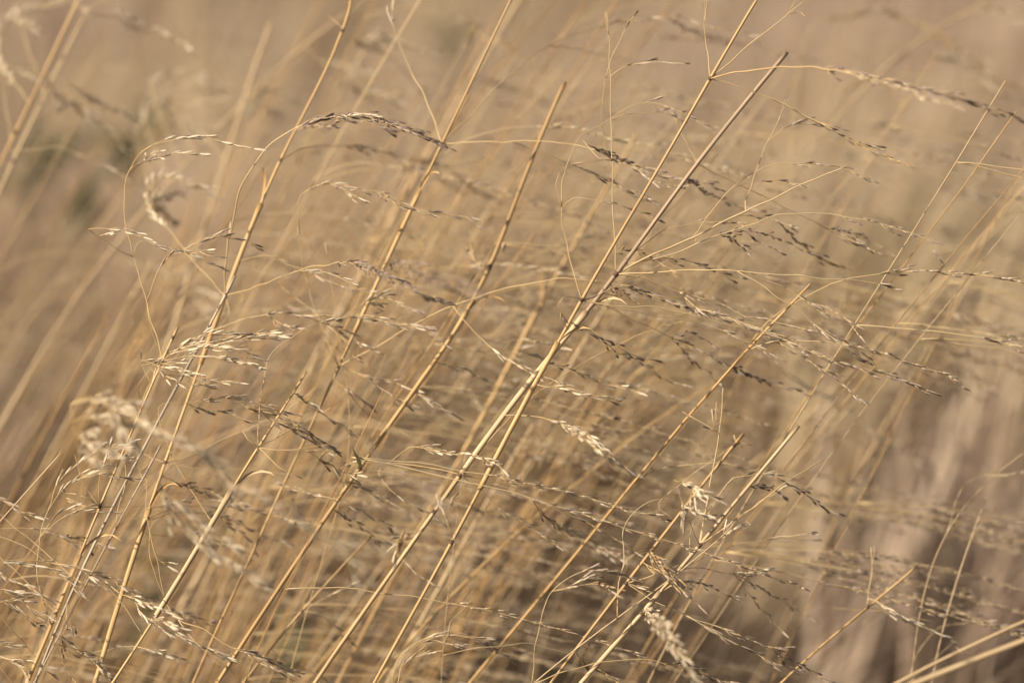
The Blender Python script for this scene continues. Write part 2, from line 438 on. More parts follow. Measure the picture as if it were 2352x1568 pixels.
ST('DT', 'dark brown straw with a blackened cut end under the arched seed head',
   '0:541,633 518,685 501,716 470,779 442,824 414,876 400,897 365,960 348,991 324,1054 285,1110 243,1186 209,1259 181,1325 153,1371 125,1440 95,1520 78,1568',
   (2.15, 2.12), (.00072, .0009), 'grey', '0:408,886', cut=True)
ST('PL', 'slender straw with a pale brush of seed branches and a thin forked side shoot',
   '0:409,751 400,768 376,824 348,876 334,911 303,970 289,1033 250,1110 226,1162 195,1249 153,1353 129,1412 97,1492 62,1568',
   (2.11, 2.09), (.0006, .0009), 'gold', '0:400,772 226,1162', cut=True)
ST('QK', 'thin kinked brown straw with two low knots among the stems at the lower corner',
   '0:368,1023 334,1096 295,1148 268,1205 243,1249 209,1318 181,1370 150,1433 129,1482 104,1527 80,1568',
   (2.10, 2.10), (.0005, .0007), 'grey', '0:268,1207 128,1482')
ST('SV', 'short cut straw with branches spreading in a star from its upper knot',
   '0:704,852 661,928 626,974 588,1033 557,1078 518,1151 459,1249 421,1318 381,1374 351,1433 313,1485 257,1568',
   (2.13, 2.09), (.0006, .0011), 'gold', '0:585,1037 381,1374', cut=True)
ST('RS', 'straw with a stubby star of broken twigs at its tip and dark seed tufts below',
   '0:1708,996 1691,1020 1642,1078 1579,1155 1500,1263 1443,1329 1401,1391 1346,1461 1297,1520 1262,1568',
   (2.085, 2.09), (.0008, .00085), 'gold', '0:1691,1018 1495,1268 1440,1332', cut=True)
ST('RC', 'bare crooked cut straw with wiry kinked twigs fanning from its knot',
   '0:1835,977 1812,1008 1788,1033 1764,1061 1722,1113 1659,1190 1611,1249 1576,1284 1533,1343 1488,1398 1436,1458 1384,1510 1332,1568',
   (2.08, 2.08), (.0009, .00095), 'pale', '0:1611,1249', cut=True)
ST('RT', 'wire-thin forked straw climbing across the two cut straws near the lower edge',
   '33:390,520 330,610 270,670 150,780 0,885 | 32:2100,960 1840,1130 1500,1380 1280,1568',
   (2.07, 2.075), (.0003, .00055), 'pale', '32:1840,1130')
ST('RB', 'slightly blurred straw with a Y-shaped fork and one drooping pale seed spray',
   '33:1600,795 1450,940 1280,1070 1150,1160 1000,1300 830,1430 690,1568',
   (2.20, 2.17), (.00065, .00085), 'gold', '33:1280,1070', cut=True)
ST('FA', 'smooth thick pale straw cutting low across the bottom corner, close and soft',
   '33:2420,1245 2311,1290 2000,1410 1800,1480 1570,1568', (1.92, 1.90), (.0014, .0011), 'pale', lean=.4)
ST('FB', 'thinner pale straw running above the thick one across the bottom corner',
   '33:2420,1115 2311,1165 2000,1300 1700,1430 1450,1568', (1.97, 1.95), (.0008, .0008), 'pale', lean=.4)
ST('CA', 'hair-thin curving stalk bowing over at the edge beside the blurred pale blades',
   '33:2420,0 2311,40 2100,140 1980,260 1760,570 1640,900 1600,1250 1565,1568', (2.24, 2.22), (.0003, .00045), 'pale')
ST('CB', 'thin straight stalk with a two-pronged tip next to the bowing hair-thin one',
   '33:2065,345 1960,600 1830,980 1710,1430 1690,1568', (2.24, 2.23), (.0003, .00045), 'pale')
ST('MB', 'soft-edged straw with two knots standing behind the crossing of the golden and grey straws',
   '0:1464,306 1401,417 1367,480 1328,545 1297,598 1227,727 1147,883 1123,939 1074,1026 1005,1140 930,1270 850,1420 775,1568',
   (2.40, 2.34), (.00095, .0011), 'gold', '0:1290,608 1145,888')
ST('MC', 'pale blurred straw parallel to the golden one, just behind its lower half',
   '0:1520,490 1436,626 1338,789 1262,921 1185,1033 1109,1179 1074,1228 998,1370 914,1527 890,1568',
   (2.42, 2.34), (.0009, .0011), 'pale')
ST('MD', 'wide blurred pale straw shadowing the tall slim one from behind',
   '0:1200,-10 1081,184 1018,285 960,396 876,545 848,591 795,690 720,830 640,980 560,1130 470,1290 390,1440 320,1568',
   (2.62, 2.52), (.0012, .0014), 'pale')
ST('LA', 'blurred golden straw by the top corner, the more upright of a crossing pair',
   '0:190,-20 132,94 90,195 35,306 0,372 -60,500 -120,640', (2.42, 2.40), (.0009, .0011), 'gold', '0:34,308')
ST('LB', 'blurred pale straw with an arching branch at its tip, its foot by the crossing pair',
   '0:198,31 139,139 87,261 28,365 -10,460 -80,640', (2.46, 2.44), (.0008, .0011), 'pale', '0:30,362')
ST('LC', 'blunt blurred straw standing alone behind the small arched pale sprig',
   '0:622,52 584,160 553,243 522,365 487,470 459,545 445,591 410,706 396,770 350,900 300,1020 230,1180 150,1350 60,1568',
   (2.58, 2.45), (.001, .0012), 'pale', cut=True)
ST('RD', 'long blurred straw leaning far over behind the seed sprays beside the grey straw',
   '13:2400,1290 2250,1385 2050,1568 | 23:1950,200 1590,540 1330,800 1010,1130 850,1330 450,1640 | 0:1600,1200 1480,1350 1340,1568',
   (2.66, 2.50), (.00085, .0010), 'pale', '23:1590,540 | 13:2250,1385')
ST('RE', 'blurred thin straw slanting low beside the long leaning one',
   '23:1480,440 1120,550 800,740 450,950 0,1220 | 22:2000,1380 1850,1500 | 32:1520,300 1200,560 870,870 690,1060 420,1340 250,1568',
   (2.46, 2.24), (.0005, .0009), 'gold', '23:1120,550 | 32:870,875')
ST('LS', 'soft golden straw with a fan of threads at its low knot near the bottom edge',
   '31:2450,600 2311,740 2150,900 1980,1100 1830,1280 1600,1568', (2.22, 2.20), (.0006, .0008), 'gold', '31:1980,1100')
ST('LE', 'bare pale twig leaning in at the side edge with a frayed tip',
   '31:400,55 390,70 200,280 0,500 -250,780', (2.12, 2.12), (.00035, .0004), 'pale')
ST('TW', 'thread-thin upright stalk beside the lower knot of the tall slim straw',
   '21:2145,130 2165,220 2200,430 2215,600 2260,870 | 22:60,1050 110,1220 150,1300 | 32:-20,520 -160,900 -330,1568', (2.18, 2.20), (.0002, .0004), 'pale')
ST('VT', 'long hair-thin wavering stalk with a curled sprig, crossing in front of the golden straw',
   '32:845,60 825,250 790,500 772,640 750,780 720,950 690,1300 680,1568', (2.03, 2.05), (.0002, .00038), 'pale')
ST('FS', 'blurred straw leaf arching in front of the stems beside the pale near seed head',
   '22:640,1490 450,1380 250,1270 0,1235 | 21:1900,1270 1600,1340 1250,1460 1120,1540 | 31:850,330 600,800 330,1400', (1.74, 1.90), (.00045, .0008), 'pale')
ST('TR', 'pale smeared straw slanting to the top corner with two soft drooping seed heads',
   '13:2100,-10 1700,210 1400,410 1250,570 1000,880 760,1200 620,1400 | 23:330,260 0,700 | 22:1800,900 1500,1300 1300,1568', (2.62, 2.50), (.0008, .0010), 'pale')
ST('LD', 'faint pale straw slanting behind the straw of the arched seed head',
   '11:2311,80 2150,180 1850,430 1500,800 1200,1100 900,1450 | 21:600,350 300,800 0,1350', (2.62, 2.55), (.0008, .0010), 'pale')
ST('FP', 'near out-of-focus stalk bearing the palest fluffiest seed head',
   '21:470,1200 455,1330 | 31:490,60 560,180 640,340 | 31:560,700 400,1100 200,1568', (1.90, 1.96), (.0003, .0006), 'gold')

# (stalk, path, depth change, radius mm, seeds(kind, from, to, density, spread))
BR = [
 ('GT', '13:240,505 205,200 200,-20', .01, .2, None),
 ('GT', '13:207,130 225,-10', .005, .15, None),
 ('GT', '13:240,505 380,400 580,230 785,65 880,-10', -.01, .26, None),
 ('GT', '13:785,65 808,-15', 0, .16, None), ('GT', '13:785,65 830,85 860,110', 0, .16, None),
 ('GT', '13:240,505 400,480 620,450 810,438 1100,470 1330,500 1600,580 1900,660 2270,785', -.12, .3, ('D', .42, 1, 1.3)),
 ('GT', '13:1100,470 1400,555 1650,640 1850,700', -.11, .2, ('m', .2, 1, .9)),
 ('GT', '13:240,510 420,570 640,650 900,780 1030,860 1300,990 1530,1090', -.02, .2, ('r', .5, 1, .9, .7)),
 ('GT', '13:640,650 900,790 1080,880 1290,960', .02, .15, ('m', .5, 1, .9)),
 ('GT', '22:1600,510 1540,290 1490,30 | 12:1480,1370', .02, .24, None),
 ('GT', '12:1480,1370 1440,1220 1460,1150 1600,1080 1800,1055', .02, .17, None),
 ('GT', '12:1480,1370 1490,1180 1520,1060 1600,920 1800,790 2000,690 2150,690 2311,760', .02, .2, ('m', .78, 1, .45)),
 ('GT', '12:1800,790 1900,755 2000,742 2150,745 2260,790', .015, .15, ('d', .6, 1, .5)),
 ('GT', '12:1600,1070 1540,1085 1700,1150 1900,1240 2080,1330', .03, .15, ('d', .3, 1, .55)),
 ('GT', '22:1600,520 1560,495 1490,490 1460,540 1495,625', -.01, .16, ('r', .85, 1, .8)),
 ('GT', '22:1625,530 1760,545 1950,550 2075,560 2311,605 | 23:300,660 600,740 750,830 900,920 1050,1020 1220,1160', .02, .2, ('d', .55, 1, .95)),
 ('GT', '22:1640,535 1900,570 2311,650 | 23:250,690 450,770 600,850 640,890', .03, .2, ('m', .72, 1, .7)),
 ('GT', '22:1620,525 1700,490 1850,410 2050,320 2250,200', .04, .2, None),
 ('GT', '12:1480,1340 1560,1305 1700,1320 1900,1370 2090,1435', .01, .13, ('d', .4, 1, .4)),
 ('GT', '22:1560,690 1700,740 1850,810 1960,870 2100,910', .05, .14, ('d', 0, 1, .55)),
 ('GT', '22:1400,920 1550,970 1750,1060 1980,1115', .05, .14, ('m', 0, 1, .4)),
 ('GT', '22:1700,720 1850,860 2000,920 2150,1030 2280,1070', .09, .14, ('m', .1, 1, .6)),
 ('GT', '22:1350,1060 1500,1110 1680,1140 1830,1165', -.01, .15, ('p', .2, 1, .6)),
 ('GS', '22:1850,330 2050,230 2311,110 | 13:120,1568 430,1415 700,1290 960,1170 1140,1095', .0, .42, None),
 ('GS', '13:430,1415 470,1340 600,980 690,780 730,660', .02, .2, None),
 ('GS', '13:690,780 720,715 760,645', .0, .15, None),
 ('GS', '13:640,900 720,850 820,820 900,825 970,832', .0, .14, ('d', .4, 1, .8, .6)),
 ('GS', '13:150,1540 340,1290 500,1160 680,1080 900,1085 1090,1105 1300,1190', .01, .2, ('m', .6, 1, .5)),
 ('GS', '13:400,1245 520,1195 680,1190 830,1215', .01, .14, ('d', .5, 1, .6)),
 ('GS', '22:1870,330 2090,325 2311,320 | 23:420,320 900,360 1360,400', -.01, .28, ('m', .97, 1, 1)),
 ('GS', '23:420,320 560,400 690,500 790,555 960,690 1100,760 1290,905', .01, .17, ('d', .55, 1, .7, .7)),
 ('GS', '23:960,690 1040,760 1120,830 1215,895', .0, .13, ('d', .1, 1, .6)),
 ('GS', '23:420,330 510,350 730,430 900,530 1030,570 1150,660 1225,745', .0, .17, ('d', .42, 1, .7, .7)),
 ('GS', '23:880,510 940,570 1030,620', .0, .12, ('d', .1, 1, .8)),
 ('GS', '22:1860,340 1950,350 2120,400 2311,470 | 23:320,545 480,620 600,635 750,680 890,710', .0, .19, ('d', .55, 1, .5)),
 ('GS', '22:1880,320 2100,240 2311,170 | 23:110,160 300,80 540,5 | 13:600,1440 800,1410 1030,1410 1200,1440 1340,1470 1500,1520 1650,1580 1740,1690', .015, .22, ('d', .68, 1, .65)),
 ('GS', '23:110,160 150,70 200,0 | 13:340,1470 480,1380', .02, .15, None),
 ('GS', '22:1850,330 1835,290 1825,0 | 12:1815,1300 1815,1120 1810,1000 1800,700 1800,500 1790,280 1770,80', .01, .22, None),
 ('GS', '12:1790,280 1785,180 1780,85', .0, .12, None),
 ('GS', '12:1815,1120 1720,1040 1620,930', .01, .15, None),
 ('GS', '12:1800,1060 1780,1000 1745,800 1745,650 1775,510 1795,470 1850,445 1900,435 1980,430 2050,400', -.01, .16, ('r', .8, 1, .9, .5)),
 ('GS', '12:1800,470 1900,440 2060,415 2270,418', .0, .14, ('p', .7, 1, .7, .5)),
 ('GS', '12:1770,530 1800,410 1870,250 1950,115', .01, .15, ('r', .75, 1, .6, .4)),
 ('GS', '22:1930,260 1970,190 2120,70 2200,35 2311,15 | 13:190,1465 330,1470 450,1490 530,1530', .01, .17, ('d', .55, 1, .55)),
 ('GS', '13:380,1425 500,1420 640,1450 760,1485', .02, .14, ('m', .3, 1, .6)),
 ('GS', '12:1660,985 1750,1000 1850,1040 1960,1090 2110,1120', .04, .17, ('d', .05, 1, 1.1, .7)),
 ('GS', '23:0,510 150,560 400,640 700,760 900,850 1100,930 1400,1010 1600,1080 1710,1125', -.01, .22, ('d', .0, 1, 1.05)),
 ('GS', '23:0,600 200,600 350,640 500,690 640,730 760,790', .01, .17, ('m', .1, 1, 1.0)),
 ('GS', '23:700,0 810,110 940,220 1075,280', .06, .2, ('r', .05, 1, 1.1, .6)),
 ('GS', '13:1060,1540 1200,1600 1340,1680 | 23:1120,70 1200,110', .04, .16, ('d', .1, 1, .7)),
 ('GS', '23:580,60 700,110 870,190', .05, .14, ('d', .0, 1, .6)),
 ('GS', '23:1000,0 1150,60 1300,130 1450,220', .1, .14, ('d', .1, 1, .5)),
 ('GS', '23:300,40 420,50 520,100 620,150 690,185', .04, .14, ('d', .1, 1, .7)),
 ('GS', '23:0,230 130,260 250,310 350,350 430,365', .04, .14, ('d', .05, 1, .6)),
 ('GS', '23:320,80 380,100 430,130 465,160', .03, .13, ('d', .0, 1, .9)),
 ('GS', '23:0,770 150,840 280,900 330,930', .04, .14, ('d', .1, 1, .8)),
 ('GS', '23:330,900 450,980 530,1025 650,1060 790,1100', .05, .15, ('d', .0, 1, 1.0)),
 ('GS', '23:0,830 130,910 240,1000 290,1050', .06, .13, ('m', .1, 1, .6)),
 ('GS', '23:0,715 90,725 150,750 220,780', .03, .13, ('d', .1, 1, .7)),
 ('GS', '22:1800,430 1900,480 1960,520', .04, .13, ('m', .1, 1, .7)),
 ('GS', '22:1860,400 2000,450 2150,510 2300,570', .03, .16, ('d', .15, 1, .8)),
 ('GS', '22:1850,135 1950,170 2100,250 2200,310', .06, .15, ('r', .05, 1, .8)),
 ('GS', '22:1840,300 1800,200 1810,130', -.01, .14, None),
 ('GS', '13:0,730 70,760 150,800 235,855', .1, .12, ('d', .2, 1, .6)),
 ('GS', '13:0,1120 130,1200 300,1250', .08, .14, ('m', .1, 1, .8)),
 ('GS', '13:100,1210 250,1290 400,1350 560,1390', .09, .15, ('d', .0, 1, .9)),
 ('GS', '32:800,190 650,150 300,110 0,105', .02, .18, None),
 ('GS', '32:830,195 1050,250 1200,300 1350,390 1600,480 1750,570 1880,650 1960,700', .03, .2, ('m', .55, 1, .35)),
 ('GS', '32:830,215 1000,340 1090,430 1200,490 1280,540 1370,610 1480,675', .01, .16, ('m', .42, 1, .55)),
 ('GS', '32:1300,400 1350,450 1480,540 1620,590 1750,660 1880,750', .08, .17, ('m', .1, 1, .95)),
 ('GS', '32:1420,480 1520,560 1640,610 1750,700', .1, .15, ('p', .1, 1, .9)),
 ('GS', '22:1140,1270 1290,1275 1430,1310 1550,1350 1700,1430 1800,1520 | 32:1800,60 1900,150', -.07, .24, ('p', .38, 1, 1.3, .8)),
 ('GS', '22:1480,1345 1600,1420 1720,1500 1790,1568', -.07, .18, ('p', .0, 1, 1.1, .8)),
 ('GS', '22:820,1510 1300,1140 1750,860 2050,720 2311,650', .05, .24, None),
 ('GS', '32:1000,100 1080,140 1105,165', -.06, .14, ('m', .1, 1, 1)),
 ('GS', '32:400,40 480,10 550,15 700,50 850,60 980,95', -.05, .18, ('p', .25, 1, .8)),
 ('TL', '12:695,940 650,830 560,620 490,480 380,210 340,100', .02, .3, ('p', .86, 1, 1.2, .5)),
 ('TL', '12:378,205 365,120 370,-10', .02, .2, ('p', .1, 1, 1.1, .5)),
 ('TL', '12:710,930 850,790 1080,550 1370,310 1600,220 1800,160 2100,125 2300,130 | 13:200,170 520,230', .12, .28, ('m', .62, 1, .6)),
 ('TL', '12:1370,310 1600,330 1800,380 2100,440 2311,530', .2, .18, None),
 ('TL', '12:2150,125 2250,160 | 13:60,185 200,230 400,285', .16, .15, ('d', .1, 1, .8)),
 ('TL', '12:705,955 850,945 1150,935 1530,955 1700,1000 1850,1060 2050,1140 2311,1190', -.04, .22, ('d', .6, 1, 1.1, .8)),
 ('TL', '12:1150,935 1350,1000 1540,1080 1700,1150 1850,1230 1980,1300', .03, .16, ('d', .5, 1, .5)),
 ('TL', '12:1800,1020 1950,1110 2080,1190 2220,1225', -.02, .15, ('d', .1, 1, .9)),
 ('TL', '21:2235,955 2090,600 2000,280 1970,0 | 11:1968,1568 1970,1350 1990,1290 2100,1215 2311,1230 | 12:150,1260 250,1270 400,1330 500,1370 600,1410', -.04, .22, ('m', .66, 1, .8, .8)),
 ('TL', '12:250,1270 320,1310 430,1360', -.03, .13, ('d', .1, 1, .7)),
 ('TL', '12:590,1400 700,1410 850,1430 925,1490', .0, .14, ('d', .1, 1, .45)),
 ('TL', '12:0,1240 80,1270 150,1310', -.03, .13, ('m', .1, 1, .9)),
 ('TL', '22:10,950 300,790 760,545 1210,415 1500,370 1700,385 1860,410 2000,450 2200,530 2311,570', -.05, .3, ('d', .82, 1, .7)),
 ('TL', '22:765,545 850,670 1000,820 1070,880 1200,950 1300,1000 1450,1050 1550,1120 1650,1165', -.03, .22, ('p', .36, .8, 1.0, .8)),
 ('TL', '22:1430,1045 1530,1090 1680,1140 1830,1165', -.02, .14, ('d', .1, 1, .6)),
 ('TL', '21:2230,950 2150,800 2155,780 2260,870', .0, .14, None),
 ('TL', '21:1860,430 2000,540 2100,630 2225,930', .02, .14, None),
 ('TL', '21:2220,945 2205,1040 2311,1100 | 22:80,1100 200,1195', .0, .14, ('d', .4, 1, .7)),
 ('TL', '22:0,990 130,990 300,1040 450,1080 580,1150', -.02, .16, ('m', .25, 1, .8)),
 ('TL', '22:130,1010 260,1080 350,1140 440,1195', -.01, .13, ('d', .15, 1, .8)),
 ('TL', '22:480,1090 600,1180 680,1235 760,1268', .0, .14, ('m', .1, 1, .9)),
 ('BK', '22:955,460 1000,300 870,50', .01, .16, None),
 ('BK', '22:1000,290 940,290 905,240 890,180', .01, .2, ('r', .6, 1, 1.4, .5)),
 ('BK', '22:1010,290 1090,200 1085,160', .01, .18, ('r', .7, 1, 1.4, .5)),
 ('BK', '22:930,520 870,690 1000,800', .02, .13, None),
 ('BK', '22:900,760 1090,800 1150,780 1250,780 1400,800 1500,830', .0, .17, ('p', .45, 1, .9, .6)),
 ('BK', '22:1130,790 1090,860 1150,850 1200,830', .0, .13, ('p', .6, 1, 1.2)),
 ('BK', '22:1130,880 1200,850 1320,885', .0, .13, ('p', .2, 1, 1.0)),
 ('BK', '32:220,40 300,110 270,180 320,270 400,340 500,400 600,450 670,500', .0, .17, ('m', .5, 1, .9, .7)),
 ('BK', '32:150,130 270,165 350,175', .0, .14, None),
 ('BK', '22:680,915 850,970 950,1030', .03, .15, ('p', .1, 1, .7)),
 ('BK', '31:2311,390 2200,350 2050,320 1880,260', .04, .14, ('d', .3, 1, .8)),
 ('BK', '32:0,150 80,190 110,185', -.02, .14, ('p', .2, 1, .9)), 
 ('BK', '32:-40,160 60,250 150,270 230,310 320,360', .02, .14, ('m', .2, 1, .8)),
 ('BK', '32:10,360 100,400 200,450 260,490 330,535', .02, .14, ('p', .1, 1, .8)),
 ('BK', '32:-60,380 60,470 160,530 240,600 320,635', .06, .17, ('m', .1, 1, 1.1)),
 ('AR', '21:1475,490 1490,250 1530,0 | 11:1520,1568 1590,1250 1700,1050 1830,920 1950,850 2150,785 2250,770 | 12:0,768 200,770 400,830 530,890 660,945', -.06, .34, ('D', .62, 1, 2.2, .9)),
 ('AR', '11:1940,865 2080,830 2200,830 | 12:0,800 200,810 330,865', -.06, .2, ('D', .1, 1, 1.3, .8)),
 ('AR', '11:2150,780 2250,765 | 12:100,757 210,760', -.06, .2, ('p', .1, 1, 1.0, .5)),
 ('AR', '12:180,780 320,820 430,850 500,860', -.06, .18, ('D', .1, 1, 1.2, .8)),
 ('AR', '21:1460,500 1270,240 1080,10 | 11:980,1370 1000,1230 1100,1180 1250,1210 1400,1290', .12, .24, ('p', .55, 1, 1.5, 1.2)),
 ('AR', '11:980,1360 1060,1300 1180,1270', .14, .2, ('p', .2, 1, 1.6, 1.5)),
 ('AR', '11:990,1360 1080,1400 1150,1470', .14, .2, ('p', .2, 1, 1.6, 1.2)),
 ('AR', '21:1505,500 1700,420 2000,310 2250,265 | 22:0,270 150,260 300,330 450,400 560,460 690,520', -.12, .25, ('D', .62, 1, 1.9, .9)),
 ('AR', '22:250,300 400,262 540,268', -.12, .14, ('D', .35, 1, .9, .7)),
 ('AR', '22:380,290 500,320 620,380 740,440', -.12, .16, ('D', .3, 1, 1.6)),
 ('AR', '22:500,310 680,350 800,390 880,430', -.12, .15, ('D', .45, 1, 1.6)),
 ('AR', '22:700,370 850,430 930,490 1010,525', -.12, .14, ('D', .3, 1, 1.0)),
 ('AR', '22:100,280 220,320 330,370 440,420 570,490', -.12, .15, ('D', .1, 1, 1.6)),
 ('AR', '21:1500,520 1520,610 1480,660 1420,730', -.02, .15, None),
 ('AR', '21:1520,610 1560,550 1610,500', -.02, .12, None),
 ('AR', '11:1860,1040 2000,980 2200,965 2311,965 | 12:150,970 300,1010 420,1070 520,1100', .13, .25, ('D', .65, 1, 1.2)),
 ('AR', '12:230,975 400,1030 560,1060 700,1100 870,1230 1020,1305', .13, .2, ('D', .4, 1, 1.3)),
 ('AR', '12:600,1120 700,1200 810,1265', .14, .15, ('D', .2, 1, .9)),
 ('AR', '11:2290,230 2311,100 | 12:190,0', .04, .2, None), ('AR', '12:60,215 0,150 -60,100', .04, .15, None),
 ('AR', '21:1820,230 1900,270 2000,310 2150,380 2311,430 | 22:120,440 300,490 490,575', -.02, .2, ('m', .02, 1, .65, .8)),
 ('AR', '21:1990,305 2150,330 2311,390 | 22:90,440', -.01, .16, ('p', .1, 1, .6)),
 ('AR', '21:1410,690 1600,640 1800,605 2000,610 2200,640', -.02, .2, ('m', .45, 1, .9, .8)),
 ('AR', '21:1780,650 1850,665 1960,695', -.02, .13, ('d', .1, 1, .9)),
 ('AR', '21:2000,610 2150,610 2311,630 | 22:200,610 350,670 500,690 700,800', -.01, .18, ('m', .3, 1, .8)),
 ('AR', '22:100,600 250,640 420,670 600,700', .0, .15, ('m', .1, 1, .8)),
 ('AR', '21:2060,690 2200,690 2311,720 | 22:100,770 210,820', .02, .15, ('m', .3, 1, .8)),
 ('AR', '22:0,640 150,540 300,440 350,395', .02, .15, None),
 ('AR', '22:100,570 200,510 340,480', .02, .14, ('p', .4, 1, .9, .6)),
 ('AR', '22:180,540 270,540', .02, .12, ('p', .2, 1, .9)),
 ('AR', '31:1075,140 1200,90 1400,0 | 21:1900,1230 2100,1080', .02, .24, None),
 ('AR', '31:1075,145 1300,150 1620,155 1900,190 1990,215', .01, .17, None),
 ('AR', '31:1070,140 960,60 840,-100 | 21:1100,1300', .01, .16, None),
 ('AR', '31:1060,220 1100,220 1300,270 1480,330', .05, .14, ('d', .3, 1, .7)),
 ('AR', '31:1040,240 1180,260 1400,330 1620,400', .06, .15, ('d', .35, 1, .8)),
 ('AR', '31:1000,430 1150,385 1300,360 1450,365', .05, .13, ('m', .3, 1, .7)),
 ('AR', '31:980,470 1150,410 1400,400 1700,430 1960,510', .06, .15, ('m', .5, 1, .7)),
 ('AR', '31:980,480 1200,440 1420,480 1600,580 1660,670', .06, .15, ('d', .55, 1, .7)),
 ('AR', '31:1250,440 1400,450 1570,510 1700,570 1880,640', .06, .15, ('m', .3, 1, 1.0)),
 ('AR', '31:980,630 1100,600 1300,600 1500,660', .05, .13, ('d', .6, 1, .8)),
 ('PL', '21:1060,890 1030,740 985,570 940,420 880,230 860,130 830,0 | 11:820,1300 830,1180 870,1090 920,1020 1000,960 1100,935 1310,905 1500,950 1640,975 1705,985', .01, .24, ('p', .74, 1, .75, .6)),
 ('PL', '11:920,1020 1020,955 1150,920 1320,903', .01, .14, ('p', .4, 1, 1.1, .5)),
 ('PL', '11:850,1130 880,1100 950,1070 1120,1020 1330,1022', .01, .17, ('p', .15, 1, .8, .6)),
 ('PL', '11:905,1075 960,1030 1010,1020', .01, .12, ('p', .1, 1, 1.0)),
 ('PL', '21:880,235 800,190 620,75 580,40 700,45 800,60 950,100 1020,130 1200,190 1420,275', -.01, .17, ('p', .38, 1, .8, .7)),
 ('PL', '21:620,75 680,80 730,82', -.01, .13, ('p', .1, 1, 1)),
 ('PL', '21:880,220 900,140 940,115 1000,125', .0, .12, ('p', .8, 1, 1)),
 ('PL', '21:985,570 1000,450 1070,290 1200,180 1330,130 1450,95', .0, .2, ('m', .35, 1, .75, .6)),
 ('PL', '21:1180,195 1280,195 1370,180', .0, .12, ('p', .3, 1, .7)),
 ('PL', '21:1200,180 1400,100 1530,105 1680,145', .02, .13, ('m', .3, 1, .5)),
 ('PL', '21:985,580 995,680 1060,880', .0, .17, None),
 ('PL', '21:1000,1040 1060,900 1200,830 1350,800 1500,770 1690,740 1860,740', -.01, .26, ('p', .2, 1, 1.3, .9)),
 ('PL', '21:1040,950 1150,850 1300,760 1420,740 1520,735', -.01, .18, ('p', .2, 1, 1.2)),
 ('PL', '21:1100,880 1200,850 1350,820 1530,830 1660,880', -.01, .17, ('p', .2, 1, 1.0)),
 ('PL', '21:1090,890 1300,880 1500,900 1700,950', -.01, .17, ('p', .2, 1, .9)),
 ('PL', '21:1350,800 1500,790 1650,770 1840,765', .0, .14, ('p', .1, 1, .9)),
 ('PL', '21:1300,850 1420,810 1500,880 1640,895', .0, .13, ('p', .2, 1, .7)),
 ('PL', '21:960,1020 930,915 1000,930 1100,960 1240,990', -.02, .17, ('p', .25, 1, 1.2, .9)),
 ('PL', '21:980,950 1060,930 1150,940 1230,900', -.02, .14, ('p', .2, 1, 1.0)),
 ('PL', '21:1000,960 1080,1000 1170,1045 1260,1070 1380,1070', -.01, .15, ('p', .1, 1, .8)),
 ('PL', '21:1060,1010 1300,1030 1530,1060', .0, .14, ('p', .3, 1, .8)),
 ('PL', '21:900,1220 920,1080 980,980 1060,900', -.02, .17, None),
 ('PL', '21:890,1250 960,1120 1050,980 1180,860', -.01, .16, None),
 ('PL', '31:655,400 655,270 680,140 720,0', .0, .2, ('p', .6, 1, .8, .8)),
 ('PL', '31:650,400 600,360 520,330 430,315', .0, .22, None),
 ('PL', '31:650,390 560,260 490,60', .01, .16, None),
 ('PL', '31:665,390 800,400 1000,405 1200,420', .02, .16, None),
 ('PL', '31:640,425 560,400 500,370 440,320', .01, .15, ('r', .4, 1, 1.2, .7)),
 ('PL', '31:310,1150 265,950 245,760 265,600 290,480 330,380 360,280 430,200 550,100 650,30 | 31:750,10 830,-10', .0, .24, ('p', .62, 1, 1.0, .9)),
 ('PL', '31:330,380 400,310 500,230 570,190 650,185', .0, .16, ('p', .3, 1, 1.2, .8)),
 ('PL', '31:550,130 640,145 700,90 850,80', .0, .15, ('p', .2, 1, 1.0, .9)),
 ('PL', '31:620,205 740,210 880,215', .01, .14, ('m', .2, 1, .8)),
 ('PL', '31:280,570 350,480 410,440 480,405', .0, .16, ('p', .3, 1, 1.0, .6)),
 ('PL', '31:290,560 440,460 600,430 760,440', .0, .15, ('p', .35, 1, .8, .6)),
 ('QK', '31:770,530 780,420 830,260 820,100 700,0', .01, .2, None),
 ('QK', '31:775,530 850,490 950,470 1100,430', .01, .15, None),
 ('QK', '31:360,1320 330,1260 340,1230 300,1180 250,1180 120,1090 0,1020', .0, .15, ('m', .55, 1, .7)),
 ('QK', '31:0,1020 120,1090 250,1180 400,1270 520,1350 620,1430 720,1520', .02, .2, ('m', .0, 1, 1.1)),
 ('QK', '31:370,1330 500,1340 650,1390 850,1440 1050,1500 1250,1560', .02, .16, None),
 ('QK', '31:365,1335 400,1400 450,1500 500,1568', .0, .16, None),
 ('QK', '31:340,1250 430,1350 550,1370 650,1470', .01, .14, ('m', .1, 1, 1.0)),
 ('QK', '31:-200,800 0,770 150,780 300,810 400,850 520,960', -.02, .2, ('p', .3, 1, 1.2, .8)),
 ('QK', '31:-100,780 100,760 300,760 460,790 600,860', .0, .17, ('m', .4, 1, .7)),
 ('QK', '31:440,800 560,830 700,860 800,930', .02, .15, ('m', .2, 1, 1.0)),
 ('QK', '31:-150,800 0,840 100,900', -.01, .17, ('p', .4, 1, 1.3)),
 ('QK', '31:100,890 200,940 300,1010', .0, .14, ('m', .1, 1, .9)),
 ('QK', '31:-150,940 0,955 80,965 165,970', .0, .16, ('p', .4, 1, 1.2)),
 ('QK', '31:-50,990 100,1010 220,1080 310,1120', .0, .14, ('m', .2, 1, .9)),
 ('QK', '31:-120,1290 0,1310 110,1315', .0, .16, ('p', .3, 1, 1.2)),
